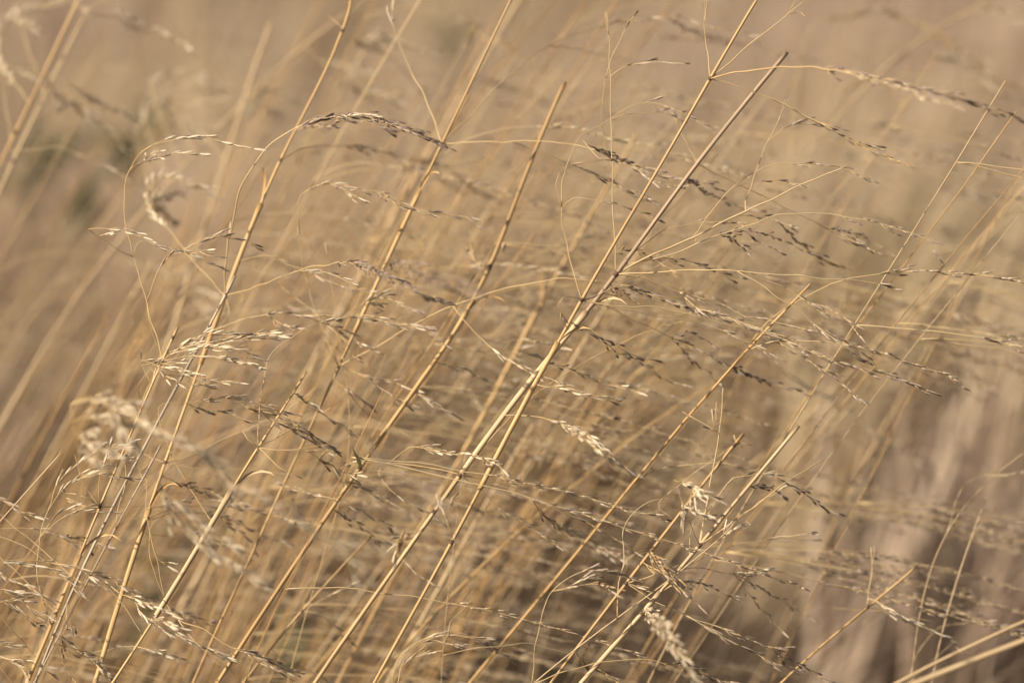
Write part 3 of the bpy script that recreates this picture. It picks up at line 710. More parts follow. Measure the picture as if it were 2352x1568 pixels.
 ('QK', '31:-100,1350 0,1390 120,1450 200,1568', -.02, .2, ('m', .3, 1, 1.3)),
 ('QK', '31:0,1390 100,1410 220,1440 330,1500', .0, .16, ('p', .1, 1, .8)),
 ('QK', '31:-150,560 0,550 180,545 300,565 400,600 470,640 560,690', .03, .16, ('d', .45, 1, .9)),
 ('QK', '31:330,570 450,600 590,640 710,665', .03, .15, ('d', .2, 1, 1.0)),
 ('QK', '31:-100,590 0,600 150,660 260,740 350,810', .0, .18, None),
 ('QK', '31:-150,320 0,355 100,420 230,465', .04, .15, ('m', .3, 1, .9)),
 ('DT', '21:1165,1080 1300,1065 1380,1070', .0, .16, None),
 ('DT', '21:1160,1080 1060,1020 990,960', .0, .14, None),
 ('DT', '31:430,1010 440,1130 500,1190 470,1200', .0, .14, ('m', .4, 1, .8)),
 ('DT', '31:480,900 520,970', .0, .14, ('p', .1, 1, 1.4)),
 ('SV', '21:1690,1490 1710,1280 1740,1050 1790,880 1880,790 2050,680 2200,640', .01, .22, ('m', .92, 1, .8)),
 ('SV', '31:1690,35 1850,30 2000,20 2140,0 | 22:0,1450 120,1400', .01, .19, None),
 ('SV', '31:1695,45 1850,140 1990,212', -.01, .26, None),
 ('SV', '21:1680,1490 1640,1430 1600,1370', .0, .22, None),
 ('SV', '21:1700,1490 1850,1400 2050,1290 2240,1190', .02, .2, None),
 ('SV', '21:1040,1220 1230,1190 1400,1170 1550,1160 1700,1190 1880,1250', .02, .18, ('d', .3, 1, 1.0)),
 ('SV', '21:1220,1200 1350,1240 1500,1250 1570,1280 1650,1310', .02, .15, ('d', .1, 1, 1.1)),
 ('SV', '21:1650,1260 1790,1310 1900,1350 2000,1420 2120,1470', .02, .17, ('m', .2, 1, 1.1)),
 ('SV', '21:1870,1270 1960,1330 2050,1400 2150,1460 2220,1500', .02, .16, ('d', .1, 1, 1.1)),
 ('SV', '21:1560,1190 1700,1240 1850,1300 1960,1360', .02, .15, ('r', .1, 1, 1.1)),
 ('SV', '21:1960,1100 2000,1160 2060,1200', .02, .18, ('p', .2, 1, 1.2)),
 ('SV', '21:1975,1110 2050,1220 2150,1280 2311,1380', .02, .18, ('m', .4, 1, 1.3)),
 ('SV', '31:1900,-10 2050,50 2150,140', .02, .15, ('r', .3, 1, .8)),
 ('SV', '21:2140,1560 2160,1490 | 31:2150,50 2200,130 2311,200', .01, .15, ('p', .3, 1, .8)),
 ('SV', '31:1085,1015 1030,740 980,500 965,300 960,205', .0, .22, None),
 ('SV', '31:960,210 900,100 840,-10', .0, .15, None), ('SV', '31:960,210 1000,100 1060,20', .0, .15, None),
 ('SV', '31:1085,1015 1000,790 985,600 1010,520 1100,430', .01, .2, None),
 ('SV', '31:1080,1018 900,985 885,1000', -.02, .14, None),
 ('SV', '31:1095,1020 1140,1110 1220,1170 1350,1220 1500,1320 1700,1400 1880,1500 1950,1568', -.01, .24, ('m', .6, 1, .7)),
 ('SV', '31:1220,1175 1300,1310 1450,1430 1550,1510', .0, .17, None),
 ('SV', '31:690,890 800,980 880,1010 920,1080 1000,1150 1100,1220 1250,1290 1400,1360 1500,1400', -.03, .24, ('p', .25, 1, 1.5, .8)),
 ('SV', '31:800,975 900,1010 980,1050 1070,1080', -.02, .17, ('p', .1, 1, 1.0)),
 ('SV', '31:960,1120 1060,1150 1180,1200', -.03, .15, ('p', .1, 1, 1.3)),
 ('SV', '31:1500,1330 1650,1360 1780,1420 1900,1470', .02, .15, ('m', .1, 1, 1.2)),
 ('SV', '31:900,1330 1000,1350 1130,1385', .0, .16, ('p', .2, 1, 1.3)),
 ('SV', '31:860,1250 780,1330 590,1370', .06, .13, None),
 ('SV', '31:1010,760 1060,765 1110,770', .0, .14, ('p', .5, 1, .9)),
 ('RS', '33:-10,490 -100,380 | 23:410,1450 390,1400', .0, .15, None),
 ('RS', '23:410,1455 510,1470', .0, .22, None), ('RS', '23:415,1455 455,1490', .0, .2, None), ('RS', '23:408,1450 395,1400', .0, .18, None),
 ('RS', '23:405,1450 290,1380 200,1330 130,1290', .0, .15, ('r', .9, 1, 2.5, .5)),
 ('RS', '23:280,1380 250,1360 275,1340', .0, .14, ('r', .4, 1, 1.5)),
 ('RS', '32:1920,925 2100,1030 2311,1115 | 33:130,1140 250,1180 450,1260 600,1320 730,1330', .0, .2, ('d', .55, 1, .75, .8)),
 ('RS', '33:30,1090 130,1150 350,1280 500,1350 600,1400 800,1480', .01, .17, ('d', .15, 1, .8)),
 ('RS', '33:600,1330 700,1390 870,1460 940,1520 1020,1550', .03, .16, ('d', .1, 1, .9)),
 ('RS', '32:1930,900 2100,850 2250,790', -.01, .19, None),
 ('RS', '32:2050,700 1960,720 1920,760 1900,850', -.01, .14, None),
 ('RS', '32:2040,700 2090,740 2140,790 2170,830 2200,880', -.02, .26, ('r', .0, 1, 3.2, 1.0)),
 ('RS', '32:2060,780 2100,820 2150,850', -.02, .2, ('r', .1, 1, 1.6)),
 ('RS', '32:2190,870 2240,920 2300,980', -.01, .17, ('d', .1, 1, 1.1)),
 ('RS', '32:1920,900 1990,930 2010,950', .0, .14, ('m', .2, 1, 1.1)),
 ('RC', '33:180,630 210,420 250,200 290,0 | 23:300,1380 315,1200 325,1090', .0, .32, None),
 ('RC', '33:190,630 230,450 320,300 390,220 500,195 620,190 730,240 770,260', .01, .19, ('m', .6, 1, 1.0, .8)),
 ('RC', '33:520,250 580,270 650,290 700,330', .02, .17, ('d', .0, 1, 1.2)),
 ('RC', '33:740,250 800,285 870,330 960,390 1030,430', .03, .16, ('d', .0, 1, .9)),
 ('RC', '33:195,650 400,490 560,380 700,260 770,220 870,165 990,90', -.01, .3, None),
 ('RC', '33:400,485 520,410 610,350 700,290', -.01, .2, ('p', .9, 1, 1)),
 ('RC', '33:170,640 80,460 30,290 25,240', -.02, .2, None),
 ('RC', '33:20,290 0,230 60,250 130,300 100,360 80,430', -.02, .22, ('p', .15, 1, 2.4, 1.0)),
 ('RC', '33:40,250 110,270 200,300 270,340', -.02, .2, ('p', .1, 1, 1.6)),
 ('RC', '33:50,330 70,400 150,440 230,460', -.02, .19, ('p', .2, 1, 2.0)),
 ('RC', '33:0,800 300,690 600,620 890,578', .05, .17, ('p', .97, 1, 1)),
 ('RC', '33:560,625 740,610 905,625', .06, .14, ('p', .97, 1, 1)),
 ('RC', '33:20,840 150,810 350,835 480,840 580,825', .04, .19, ('p', .72, 1, 1.6, .8)),
 ('RC', '32:2000,1060 2040,1090 2110,1180 2200,1290 2260,1380 2320,1500', -.14, .3, ('p', .1, 1, 2.0, 1.2)),
 ('RC', '32:2060,1100 2140,1180 2220,1270', -.14, .2, ('p', .1, 1, 1.6, 1.2)),
 ('RC', '33:0,690 120,530 250,380 390,210', .03, .16, None),
 ('RC', '33:0,890 80,960 130,1010 165,1055', .03, .14, ('d', .2, 1, .6)),
 ('RC', '33:0,880 150,900 270,950 410,1010', .06, .14, ('d', .2, 1, .6)),
 ('RC', '33:440,880 560,930 680,1000 780,1060 890,1130', .09, .15, ('m', .1, 1, .6)),
 ('RC', '33:400,860 480,960 560,1060 640,1150 715,1225', .07, .16, ('p', .35, 1, .5)),
 ('RT', '32:1840,1130 1850,950 1880,800 1885,600 1930,470 2050,380 2230,340', .02, .19, None),
 ('RT', '32:1885,800 1910,750 2000,700 2050,690', .01, .15, None),
 ('RT', '33:270,670 320,630 330,560', .0, .16, ('p', .6, 1, 1.2, .6)),
 ('RT', '33:330,610 370,580 415,545', .0, .16, ('p', .5, 1, 1.2, .6)),
 ('RT', '32:1300,1540 1310,1300 1360,1080 1420,960 1520,870 1650,820 1780,830 1930,880', -.01, .22, ('d', .72, 1, 1.3, .8)),
 ('RT', '32:1420,960 1510,940 1600,890 1690,880', .0, .17, ('m', .35, 1, 1.2, .7)),
 ('RT', '32:1440,945 1560,930 1720,915 1820,970', .0, .15, ('r', .55, 1, 1.5, .6)),
 ('RT', '32:1300,1540 1500,1490 1750,1430 2030,1405 2150,1430 2311,1500', .01, .22, None),
 ('RT', '32:1560,1410 1640,1450 1720,1470 1800,1520 1850,1568', .02, .18, ('r', .1, 1, 1.3)),
 ('RT', '32:2100,1420 2311,1440 | 33:60,1450 150,1480 260,1530 370,1568', .03, .18, ('d', .15, 1, 1.2)),
 ('RB', '33:1290,1060 1300,850 1302,670', .0, .3, None), ('RB', '33:1300,860 1315,760 1320,660', .0, .18, None),
 ('RB', '33:1280,1070 1285,1010 1330,1020 1400,1070 1500,1120 1600,1165 1770,1250 1900,1340', .0, .22, ('p', .22, 1, .9, .8)),
 ('RB', '33:1330,1025 1420,1090 1500,1140', .0, .2, ('p', .1, 1, 1.5)),
 ('RB', '33:1450,1095 1600,1140 1720,1163', .01, .15, None),
 ('RB', '33:1280,1075 1400,1090 1100,1080 | 33:900,1060', .06, .12, None),
 ('CA', '33:1765,560 1900,290 2010,210 2311,180', .02, .16, ('m', .7, 1, .5)),
 ('CA', '33:1790,550 1950,500 2311,495', .02, .13, ('p', .85, 1, .7)),
 ('CB', '33:1960,600 2050,490 2130,390', .0, .18, None),
 ('CB', '33:1570,1490 1600,1380 1700,1250 1800,1190 1950,1165 2150,1190 2311,1225', .03, .17, ('d', .55, 1, 1.0)),
 ('CB', '33:1600,1540 1750,1380 1860,1280', .02, .14, None),
 ('MB', '22:1300,620 1250,600 1180,580 1000,570', .03, .18, ('m', .5, 1, .8)),
 ('MB', '22:1290,630 1100,690 950,790 800,960', .03, .2, ('p', .55, 1, 1.2)),
 ('MB', '22:1070,1075 1140,1050', -.02, .25, ('p', .2, 1, 1.8)), ('MB', '22:1070,1070 1000,1000 870,1000 900,1150 960,1250', .0, .2, ('p', .4, 1, 1.2)),
 ('MB', '22:1640,0 1570,140 1700,180 1850,150', .02, .18, ('m', .5, 1, .6)),
 ('LB', '11:570,95 650,100 770,120 850,180 1000,200 1130,250 1220,305', .02, .28, ('p', .35, 1, 1.2, 1.1)),
 ('LA', '11:100,1040 250,985 380,975 520,1020 650,1080 800,1150 900,1230', .0, .22, ('m', .5, 1, .9)),
 ('LA', '11:330,500 450,550 540,620 620,660 760,720 830,760', .03, .22, ('p', .2, 1, 1.2, 1.2)),
 ('LC', '11:1500,1050 1350,900 1250,810 1100,720', .04, .2, ('p', .3, 1, 1.2)),
 ('LC', '21:1180,560 1060,440 1150,410 1250,430 1400,480', .0, .22, ('p', .35, 1, 1.5, 1.2)),
 ('LC', '21:1150,580 1100,500 1250,510 1340,560', .0, .2, ('p', .35, 1, 1.5, 1.2)),
 ('LC', '11:1650,780 1690,640 1770,600 1880,640', .06, .2, ('p', .3, 1, 1.5, 1.3)),
 ('LC', '11:1640,880 1700,700 1750,720 1830,745', .06, .2, ('p', .3, 1, 1.5, 1.3)),
 ('RD', '23:1590,540 1530,300 1440,180', .03, .2, None),
 ('RD', '23:1600,550 1800,500 1960,495 2150,530 2311,600', .05, .25, ('m', .5, 1, 1.0)),
 ('RD', '23:1620,520 1800,400 2050,330 2311,360', .05, .2, None),
 ('RD', '23:1950,190 1800,170 1650,250 1560,340 1400,410', .05, .2, ('p', .1, .6, .7)),
 ('RD', '23:1980,170 2100,180 2250,210', .03, .2, ('d', .2, 1, 1.0)),
 ('RD', '13:2250,1385 2240,1200 2270,950', .03, .2, None),
 ('RE', '23:1120,550 1130,420 1180,310 1280,200 1480,85', .02, .2, None),
 ('RE', '23:1130,545 1250,580 1400,650 1600,790 1800,880 1950,980 2080,1080', .02, .25, ('m', .35, 1, .8)),
 ('RE', '23:1140,530 1200,475 1300,480 1400,520 1520,540', .02, .2, ('p', .2, 1, .7)),
 ('RE', '23:450,950 560,900 700,970 850,1070 980,1130 1080,1200 1200,1290 1320,1400', .04, .25, ('p', .3, 1, 1.0)),
 ('LS', '31:1980,1100 1850,1120 1800,1110', .02, .15, None),
 ('LS', '31:1960,1120 2050,1060 2200,970 2311,920', .0, .16, ('p', .6, 1, .5)),
 ('LS', '31:1990,1090 2100,1110 2200,1190 2311,1290', .02, .15, ('r', .55, 1, .7)),
 ('LS', '31:1800,1320 1830,1380 1950,1450 2100,1520', .03, .15, ('p', .5, 1, .7)),
 ('LS', '31:1810,1310 2000,1340 2200,1380 2311,1390', .05, .14, None),
 ('LS', '31:1830,1290 1900,1200 2100,1190 2250,1230', .05, .14, None),
 ('TR', '13:760,1200 800,600 900,180 1130,110 1300,60 1450,100 1700,220 1900,350 2100,500 2250,570', .05, .25, ('r', .45, 1, 1.6, 1.2)),
 ('TR', '13:1400,410 1550,375 1750,380 1850,400 2000,480 2080,560', .02, .25, ('p', .4, 1, 1.5, 1.2)),
 ('TR', '13:1900,100 2080,60 2200,100 2330,160', -.1, .2, ('d', .3, 1, 2.2, 1.0)),
 ('TR', '13:1000,880 1200,820 1400,840 1550,920 1750,980', .02, .25, ('m', .3, 1, 1.0, 1.2)),
 ('TR', '13:950,900 1100,620 1300,550 1450,600 1500,700', .02, .2, ('r', .4, 1, 1.0, 1.2)),
 ('TR', '13:800,1200 850,950 1050,900 1130,980 1200,1080', .02, .2, ('p', .5, 1, 1.2, 1.2)),
 ('RD', '13:2230,1350 1900,1250 1800,1245 1900,1260 2000,1290 2090,1320', -.05, .2, ('p', .5, 1, 1.5, 1.2)),
 ('RD', '23:1330,800 1250,700 1400,740 1600,850', .0, .2, ('m', .4, 1, 1.0)),
 ('LA', '11:60,950 0,300 60,140 130,155 190,180', .02, .25, ('p', .5, 1, 1.6, 1.2)),
 ('LA', '11:200,680 20,440 120,470 200,510', .05, .22, ('p', .4, 1, 1.4, 1.2)),
 ('LA', '11:300,480 400,650 500,690 560,760', .05, .22, ('p', .4, 1, 1.2, 1.2)),
 ('LB', '11:300,600 130,110 250,60 350,20 450,10 550,70', .05, .25, ('p', .5, 1, 1.3, 1.3)),
 ('LB', '11:560,110 640,20 700,0 760,50 880,130', .0, .25, ('p', .5, 1, 1.5, 1.0)),
 ('LB', '11:200,850 450,700 600,780 700,840 800,960', .08, .25, ('p', .3, 1, 1.0, 1.2)),
 ('LD', '11:1200,1100 1000,600 1100,500 1250,490 1350,540 1470,570', .05, .25, ('p', .55, 1, 1.6, 1.2)),
 ('LD', '11:1300,1000 1150,650 1400,600 1560,660 1650,720', .05, .25, ('p', .45, 1, 1.3, 1.2)),
 ('LD', '11:1100,1200 950,750 1100,700 1250,690 1400,680', .05, .22, ('p', .5, 1, 1.2, 1.2)),
 ('LD', '11:1000,1300 900,900 1050,690 1150,760 1290,820', .06, .22, ('m', .5, 1, 1.2, 1.2)),
 ('LD', '11:2000,300 2100,400 2200,420 2300,440 | 12:60,460 200,470', .0, .22, ('p', .2, 1, 1.0, 1.2)),
 ('MD', '12:880,530 850,420 700,500 500,490 350,480 | 11:2311,560', -.08, .2, None),
 ('MD', '12:600,980 300,700 130,600 200,610 320,650 430,750', -.08, .25, ('p', .6, 1, 1.5, 1.2)),
 ('MD', '12:700,820 400,420 150,280 200,265 320,270 450,300 620,335', -.08, .25, ('p', .55, 1, 1.8, 1.2)),
 ('MD', '12:820,620 900,180 950,240 1100,300 1250,390', -.08, .25, ('r', .4, 1, 1.0, 1.2)),
 ('MD', '12:760,700 820,560 950,530 1100,570 1330,650', .05, .25, ('m', .3, 1, 1.1, 1.2)),
 ('LE', '31:390,70 395,35', 0, .12, None),
 ('TW', '22:10,870 50,850 130,900', .01, .16, ('r', .4, 1, 1.2, .5)),
 ('TW', '21:2260,870 2200,800 2150,780', .0, .14, None),
 ('TW', '22:80,1140 170,1240 300,1320 500,1420', .02, .17, None),
 ('VT', '32:772,640 740,560 715,480 690,430', .0, .17, ('p', .75, 1, 2.5, .6)),
 ('VT', '32:715,480 730,420 745,405', .0, .13, ('r', .6, 1, 3.0, .6)),
 ('VT', '32:770,635 640,590 500,575 420,600 385,650 395,720 460,790 530,850 640,920', -.01, .18, ('p', .45, 1, 1.1, .6)),
 ('VT', '32:395,630 420,620 445,615', -.01, .13, ('r', .0, 1, 2.0, .5)),
 ('VT', '32:690,1385 850,1350 1050,1330 1270,1305 1400,1340 1550,1370', .02, .17, None),
 ('VT', '32:690,1380 710,1290 760,1150 850,1060 910,1010', .05, .15, None),
 ('VT', '32:365,1590 390,1450 470,1340 560,1280 690,1250 820,1260 970,1270', .01, .25, ('m', .5, 1, .9, .7)),
 ('VT', '32:375,1568 430,1450 520,1390 580,1375 640,1360', .01, .19, ('r', .4, 1, 1.2, .5)),
 ('VT', '32:470,1340 600,1285 700,1300 780,1312', .01, .16, ('m', .4, 1, .8)),
 ('VT', '32:850,1265 940,1290 1000,1320 1090,1380', .02, .16, ('d', .2, 1, 1.0)),
 ('FP', '21:460,1230 520,1170 650,1160 760,1190 880,1190', -.02, .26, ('p', .3, 1, 1.6, 1.2)),
 ('FP', '21:470,1200 600,1170 800,1220 900,1290 1000,1350 1150,1420 1350,1540 | 31:1380,110 1480,220', -.03, .3, ('p', .1, 1, 2.0, 1.3)),
 ('FP', '21:460,1260 600,1280 720,1300 800,1330 850,1340', -.02, .2, ('p', .2, 1, 1.5, 1.2)),
 ('FP', '21:760,1250 780,1350 820,1430 860,1440', -.02, .2, ('p', .1, 1, 1.5, 1.2)),
 ('FP', '21:480,1440 540,1400 600,1390', -.02, .22, ('p', .1, 1, 1.8, 1.2)),
 ('FP', '21:470,1450 540,1430 620,1460 700,1500', -.02, .22, ('p', .1, 1, 2.2, 1.3)),
 ('FP', '21:480,1470 540,1520 600,1568', -.02, .22, ('p', .1, 1, 1.8, 1.2)),
 ('FP', '31:1450,190 1550,270 1650,310 1790,380', -.02, .2, ('m', .1, 1, 1.4, 1.2)),
 ('FP', '31:1030,200 1060,290 1100,330 1180,390 1250,450 1330,560 1420,600 1520,660', .0, .3, ('p', .1, 1, 1.9, 1.2)),
 ('FP', '31:1070,350 1110,420 1220,540 1370,700 1500,770 1600,830 1690,880', .0, .3, ('p', .15, 1, 1.7, 1.2)),
 ('FS', '22:0,1310 30,1330', .0, .1, None),
 ('FS', '31:1840,230 1900,330 1980,480 2050,550 2200,640 2311,760 | 32:100,840 190,890', .02, .3, ('p', .1, 1, 1.2, 1.2)),
 ('FS', '22:0,1310 120,1400 250,1500 | 32:300,120 500,250 600,330 700,370', .0, .3, ('d', .2, 1, 1.5, 1.2)),
]
for k, p, dd, rr, sd_ in BR:
    T[k].branch(p, dd, rr, sd_)

# ----------------------------------------------------------------- loose stalks of the meadow behind
def tuft_stalk(x, y, h, lean, az, rs, material, nbr, label, group, dense, kind, wispy=False):
    root = Vector((x, y, gz(x, y)))
    e = link('grass_stalk', None); e.location = root; e.empty_display_size = .05
    tag(e, label, 'grass stalk', group)
    hd = Vector((math.cos(az), math.sin(az), 0))
    def pt(s): return hd * (lean * h * s ** 1.45) + Vector((0, 0, h * s * (1 - .12 * lean * s)))
    P = wander([pt(i / 22) for i in range(23)], .006, 4.0, random.random() * 90)
    mb = MB(); tube(mb, P, [rs * (1 - .45 * i / 22) for i in range(23)], 6)
    link('stem', mb.mesh('stem', M[material]), e)
    for _ in range(nbr):
        i = random.choice((13, 16, 16, 19, 19, 21)); p = P[i].copy()
        t = (P[i + 1] - P[i]).normalized()
        d = (t + Vector((random.uniform(-.6, .8), random.uniform(-.6, .6), random.uniform(-.1, .5)))).normalized()
        if wispy: d = (d * .6 + WIND + Vector((0, 0, random.uniform(-.32, -.05)))).normalized()
        L = random.uniform(.12, .26) if wispy else random.uniform(.09, .24); n = 20; Q = [p.copy()]; drop = random.uniform(.05, .14) if wispy else random.uniform(.12, .26)
        for k in range(n):
            d = (d + WIND * drop).normalized(); p = p + d * L / n; Q.append(p.copy())
        Q = wander(Q, .002, 40, random.random() * 90)
        mb = MB(); tube(mb, Q, [.00033 * (1 - .5 * j / n) for j in range(n + 1)], 4, [.3] * (n + 1))
        sp = MB(); kk = random.choice(kind)
        if wispy or random.random() < .85:
            def emit(p_, d_, k_, s_):
                X = aim(p_, d_, random.random() * 6); L_ = .0062 * s_; W = L_ * .19
                tube(sp, [X @ Vector((0, 0, L_ * q)) for q in (0, .3, .65, 1)], [W * .15, W * .5, W * .42, W * .05], 4, [.1, KIND[k_][1], KIND[k_][1] * .8, .1])
            seeds_along(mb, Q, frames(Q), random.uniform(.25, .5), 1, dense, kk, emit, 1.1)
        b = link('branch', mb.mesh('branch', M['thread']), e)
        if sp.v: link('seed_head', sp.mesh('seed_head', M[KIND[kk][0]]), b)
MARKS = [(1808, 120, 'the cut tip of the grey straw'), (1633, 175, 'the upper knot of the tall golden straw'), (1018, 327, 'the knot with three bare branches'),
  (1298, 190, 'the snapped blunt straw tip'), (850, 275, 'the arched dark seed head'), (541, 633, 'the blackened cut end'), (420, 330, 'the small arched pale sprig'),
  (1415, 628, 'the fanning knot of the grey straw'), (1835, 977, 'the crooked cut straw tip'), (1697, 1010, 'the stubby star of twigs'), (1611, 1249, 'the knot with kinked twigs'),
  (585, 1037, 'the star knot of the short straw'), (250, 940, 'the fluffy near seed head'), (128, 1482, 'the low knot of the kinked straw'), (381, 1374, 'the low forked knot of the short straw'),
  (1058, 1090, 'the lower knot of the grey straw'), (2080, 1500, 'the thick close straw in the bottom corner'), (1990, 1390, 'the Y-shaped fork'), (2120, 1200, 'the hair-thin bowing stalk'),
  (90, 190, 'the blurred crossing pair of straws'), (612, 70, 'the blunt blurred straw'), (1750, 740, 'the thick seed sprays below the grey straw'), (2200, 240, 'the long soft seed branch of the golden straw'),
  (1000, 640, 'the purplish soft seed head'), (960, 1280, 'the curled sprig'), (1240, 850, 'the crossing of the grey and golden straws'), (1350, 1000, 'the pale drooping seed head'),
  (700, 1120, 'the soft sprays across the middle straws'), (2080, 690, 'the knot of the far-leaning straw'), (500, 790, 'the pale brush of seed branches'), (60, 900, 'the lone soft seed spray at the side edge'),
  (1480, 1300, 'the dark seed tuft'), (150, 1180, 'the arching pale side shoot'), (890, 1480, 'the low arching sprig'), (2040, 60, 'the smeared seed arch in the top corner')]
BANDS = [
  # n, depth range, height range, how it looks, group
  (92, (2.28, 2.75), (.66, 1.02), 'softly blurred', 'dry stalks close behind the sharp straws'),
  (58, (2.75, 3.6), (.74, 1.03), 'well blurred', 'dry stalks a step behind the sharp straws'),
  (52, (3.6, 5.5), (.6, .86), 'faint smeared', 'faint dry stalks of the far meadow'),
  (24, (2.34, 2.7), (.92, 1.16), 'soft slim', 'slim stalks behind the arched seed head'),
  (26, (2.17, 2.46), (.80, 1.10), 'thin wispy', 'thin wispy stalks among the sharp straws'),
]
USED = {}
HOW = ('no', 'one', 'two', 'three', 'four', 'five', 'six', 'seven', 'eight')
for n_, (da, db), (ha, hb), lb, gr in BANDS:
    for i in range(n_):
        for _try in range(60):                              # only those that stand in view; thickest on the side the wind comes from
            y = random.uniform(da, db)
            hw = .5 * SENSOR / LENS * y
            h = random.uniform(ha, hb); lean = random.uniform(.34, .56); az = random.gauss(0, .3)
            x = -hw * 1.3 - .3 + (random.random() ** 1.6) * (2.2 * hw + .3)
            ex, ey, _d = to_view(Vector((x + lean * h * .8, y, h * .88)))
            if lb == 'thin wispy':
                x = random.uniform(-hw * 1.35, hw * .15); ex, ey, _d = to_view(Vector((x + lean * h * .8, y, h * .88)))
                if 0 < ex < 2250 and 60 < ey < 1050 and not (ex > 950 and ey > 430): break
                continue
            if lb == 'soft slim':
                x = random.uniform(-hw * 1.5, hw * .2); ex, ey, _d = to_view(Vector((x + lean * h * .8, y, h * .88)))
                if 0 < ex < 1250 and 60 < ey < 560: break
                continue
            if 20 < ex < 2330 and 40 < ey < 1500 and not (ex > 1500 + .25 * (784 - ey) and ey > 350 and random.random() < .93): break
        nb = random.randint(1, 4) if db < 2.8 else random.randint(2, 6); ma = random.choice(('gold', 'rust', 'rust') if ey > 850 else ('gold', 'pale', 'rust'))
        if lb == 'thin wispy': nb = random.randint(4, 7)
        elif lb == 'soft slim': nb = random.randint(3, 6)
        elif ey > 950: nb = random.randint(0, 2)
        mk = sorted(MARKS, key=lambda m: math.dist(m[:2], (ex, ey)))
        for m_, nb in [(m_, q) for m_ in mk[:5] for q in (nb, nb + 1, max(0, nb - 1), nb + 2) if q < 9] + [(mk[3], nb)]:
            lab = '%s %s stalk, %s %s, behind %s' % (lb, {'gold': 'golden', 'rust': 'rusty'}.get(ma, 'pale'), HOW[nb], 'branch' if nb == 1 else 'branches', m_[2])
            if lab not in USED: break
        USED[lab] = 1
        wi = lb == 'thin wispy'
        tuft_stalk(x, y, h, lean, az, random.uniform(.0004, .0007) if wi else random.uniform(.0008, .0013), ma, nb, lab, gr,
                   random.uniform(.55, .9) if wi else random.uniform(.7, 1.2), 'mdm' if wi else 'pmmmd', wi)

# ----------------------------------------------------------------- a few leaves that show by themselves
def ribbon(mb, P, wid, nrm, fold=.25):
    F = frames(P); v, f = [], []
    for i, p in enumerate(P):
        t = F[i][0]; sdir = t.cross(nrm).normalized(); up = sdir.cross(t)
        wv = wid * math.sin(math.pi * min(1, .15 + .85 * i / (len(P) - 1))) ** .7 if i < len(P) - 1 else wid * .03
        for u in (-1, 0, 1): v.append(p + sdir * (u * wv * .5) + up * (abs(u) * wv * fold))
    for i in range(len(P) - 1):
        for k in (0, 1): f.append((i * 3 + k, i * 3 + k + 1, i * 3 + k + 4, i * 3 + k + 3))
    mb.add(v, f, [random.random()] * len(v))
for k, i_, ln in (('GS', 0, .11), ('GT', 1, .09), ('TL', 0, .08), ('BK', 0, .10), ('AR', 1, .09), ('AR', 3, .12), ('SV', 0, .08), ('RC', 0, .09), ('PL', 1, .09), ('MB', 0, .1)):
    st = T[k]; n0 = st.nodes[i_] - 3; m_ = int(ln / .006)
    seg = st.C[max(0, n0 - m_):n0]; nn = len(seg)
    mb = MB(); rr_ = st.r[1] * 1.08 + .00022
    tube(mb, seg, [rr_ * (1 + .05 * math.sin(i * .9)) * (1 if i < nn - 3 else 1 + .12 * (i - nn + 3)) for i in range(nn)], 9, [.3] * nn, hollow_end=True)
    p = seg[-1]; d = (seg[-1] - seg[-4]).normalized(); q = [p]
    side = (RIGHT * random.uniform(-1, 1) - FWD * random.uniform(.1, .8)).normalized()
    for i in range(6):                                              # the torn tongue of the sheath curling away
        d = (d + side * .22 + Vector((0, 0, -.10 * i))).normalized(); q.append(q[-1] + d * random.uniform(.003, .006))
    ribbon(mb, q, .0018, side, .35)
    link('sheath', mb.mesh('sheath', M['pale' if k in ('GS', 'RC', 'SV') else 'gold']), st.e)
bk = T['BK']
mb = MB()
q = [at(*p, z) - bk.root for p, z in zip(path('32:152,150 140,135 125,100 108,55 98,10'), (2.115, 2.10, 2.08, 2.06, 2.05))]
ribbon(mb, spline(q, .003), .0032, (RIGHT - FWD * .6).normalized(), .5)
tube(mb, [q[0] + (q[0] - q[1]) * .6, q[0], q[1]], [.0005, .0004, .0003], 5, [.6] * 3)
o = link('leaf', mb.mesh('leaf', M['green']), bk.e); o['label'] = 'small green leaf at the knot'

# green herbs showing dimly between the stalks
def herb(ox, oy, d, size, n_, label, m_):
    c = at(ox, oy, d); root = Vector((c.x, c.y, gz(c.x, c.y)))
    e = link('leafy_plant', None); e.location = root; e.empty_display_size = .05
    tag(e, label, 'green plant', 'green plants among the dry grass')
    mb = MB(); top = c - root; mb2 = MB()
    tube(mb2, spline([Vector((0, 0, 0)), top * .5 + Vector((.01, 0, 0)), top], .04), [.0025] * len(spline([Vector((0, 0, 0)), top * .5 + Vector((.01, 0, 0)), top], .04)), 6)
    link('stem', mb2.mesh('stem', M['olive']), e)
    for i in range(n_):
        p = top + Vector((random.gauss(0, size * .5), random.gauss(0, size * .5), random.gauss(0, size * .6)))
        a = top * max(.2, min(1, p.z / max(top.z, .01) - .05))
        d_ = Vector((random.uniform(-1, 1), random.uniform(-1, 1), random.uniform(-.3, .8))).normalized()
        L = random.uniform(.03, .055)
        ribbon(mb, [a.lerp(p, .6), p, p + d_ * L * .3, p + d_ * L * .65, p + d_ * L - Vector((0, 0, L * .25))], L * .42, Vector((random.uniform(-.3, .3), -.6, .8)).normalized())
    link('foliage', mb.mesh('foliage', M[m_]), e)
herb(118, 330, 4.9, .035, 10, 'dim green plant by the blurred crossing pair of straws', 'green')
herb(310, 335, 4.9, .04, 11, 'green plant half hidden behind the small arched pale sprig', 'green')
herb(195, 490, 4.6, .024, 8, 'small dark green plant below the others in the blurred grass', 'green')
herb(60, 410, 4.9, .03, 5, 'dull green plant at the side edge in the blurred grass', 'green')
